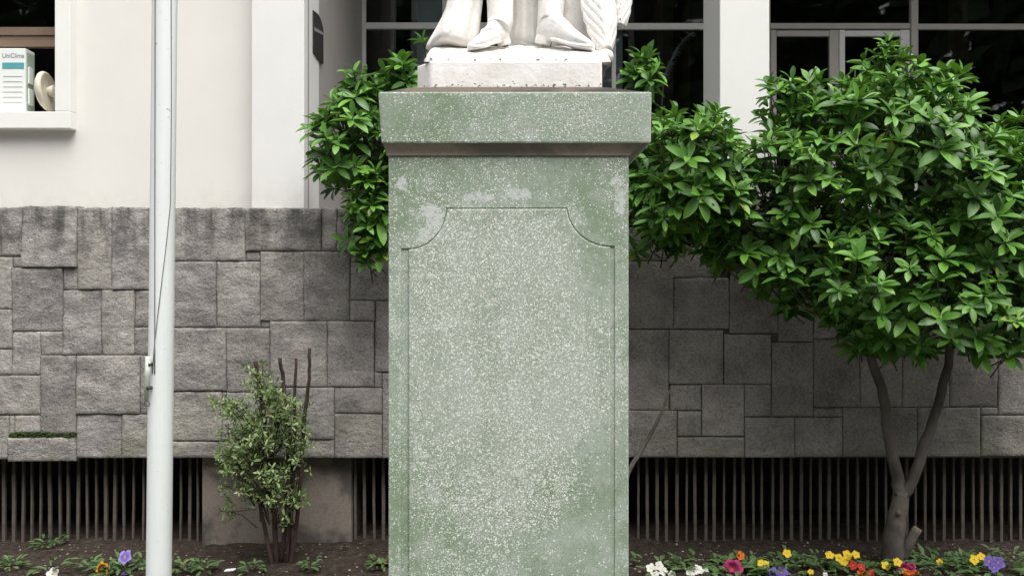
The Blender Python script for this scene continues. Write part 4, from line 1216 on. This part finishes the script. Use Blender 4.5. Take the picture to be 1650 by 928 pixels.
weed(330, 924, 4.93, 'low green weed between the flagpole and the pruned shrub', .06, 36)
weed(408, 926, 4.92, 'low green weed in front of the pruned shrub', .05, 28)
weed(500, 925, 4.92, 'low green weed halfway from pruned shrub to pedestal', .06, 34)
weed(612, 910, 4.98, 'low green weed against the left edge of the pedestal', .06, 36)
weed(1625, 905, 5.0, 'leafy weed at the right edge of the bed', .10, 46, .12)
weed(1215, 922, 4.93, 'leafy weed between the magenta and the violet flowers', .09, 40, .07)
weed(1320, 906, 4.97, 'leafy weed left of the tall yellow flowers', .09, 40, .08)
weed(1410, 918, 4.94, 'leafy weed just left of the pair of yellow flowers', .07, 34, .07)
weed(1500, 922, 4.93, 'leafy weed right of the magenta and orange blooms', .09, 40, .08)
weed(1550, 908, 4.97, 'leafy weed left of the yellow flowers near the right edge', .08, 38, .09)
weed(1098, 912, 4.96, 'leafy weed between the two white flower clumps', .06, 28, .07)
weed(140, 922, 4.94, 'low green weed left of the amber pansy', .07, 34, .06)
weed(228, 915, 4.97, 'low green weed right of the lilac pansy against the flagpole', .06, 34, .08)
weed(75, 880, 5.45, 'small weed under the left vent bars', .10, 34, .05)

# fallen bits on the soil
lit = MB(); lr = random.Random(44)
for i in range(1300):
    x = lr.uniform(-3.4, 3.4); y = lr.uniform(4.6, 5.5); z = soil_z(x, y); s = lr.uniform(.003, .010)
    lit.ball((x, y, z + s * .2), (s, s * lr.uniform(.5, 1), s * .5), 6, 4)
m = Mat('pebbles and litter', .9, .2)
geo = m.n('ShaderNodeNewGeometry')
m.color(m.ramp(geo.outputs['Random Per Island'], [(0, (.05, .04, .03)), (.6, (.13, .105, .08)), (.9, (.26, .23, .19)), (1, (.5, .48, .44))]))
tag(lit.build('soil_litter', m.m), 'small stones and leaf litter scattered on the soil', kind='stuff')
b = P(617, 901, 5.05); b.z = soil_z(b.x, b.y)
dl = MB(); tv, tf = leaf_template(.3, .3, .3); dl.add([(b.x - .06 + p[1] * .12, b.y + p[0] * .12, b.z + .022 + p[2] * .05) for p in tv], tf)
tag(dl.build('fallen_leaf', plain('tan dead leaf', (.36, .25, .13), .8, .2, .2), smooth=True), 'tan fallen leaf on the soil beside the pedestal', 'leaf')
b = P(370, 921, 4.95); b.z = soil_z(b.x, b.y)
ch_ = MB(); ch_.add([(b.x - .03, b.y - .008, b.z + .006), (b.x + .028, b.y - .01, b.z + .012), (b.x + .034, b.y + .012, b.z + .016), (b.x - .025, b.y + .014, b.z + .010),
                     (b.x - .03, b.y - .008, b.z + .001), (b.x + .028, b.y - .01, b.z + .007), (b.x + .034, b.y + .012, b.z + .011), (b.x - .025, b.y + .014, b.z + .005)],
                    [(0, 1, 2, 3), (7, 6, 5, 4), (0, 4, 5, 1), (1, 5, 6, 2), (2, 6, 7, 3), (3, 7, 4, 0)])
tag(ch_.build('paper_scrap', M['paper']), 'white scrap of paper on the soil in front of the pruned shrub', 'litter')

# ------------------------------------------------------------------ unseen trees added across the plaza: darken the mirroring glass, block low sky
tr = MB(); t3 = random.Random(9)
vs = []; fs = []
for i in range(11000):
    x = t3.uniform(-34, 34); k = math.sin(x * .5) + .6 * math.sin(x * 1.3 + 1)
    top = 14.5 + 1.6 * k
    z = t3.uniform(0.3, top); y = -13 - t3.random() * 4 - (z / top) ** 3 * 1.5
    s = t3.uniform(.5, .95)
    n = Vector((t3.gauss(0, 1), t3.gauss(0, 1) + 1.0, t3.gauss(0, 1) + .5)).normalized(); u = n.orthogonal().normalized(); w = n.cross(u)
    c = Vector((x, y, z)); q = len(vs)
    vs += [tuple(c + u * s), tuple(c + w * s * .6), tuple(c - u * s), tuple(c - w * s * .6)]; fs.append((q, q + 1, q + 2, q + 3))
tr.add(vs, fs)
tag(tr.build('unseen_trees', leaf_material('unseen tree foliage', (.02, .045, .012), (.03, .065, .016), (.045, .085, .02), .6, .15)), 'dense unseen trees added across the plaza to darken the glass and the front light', kind='stuff')
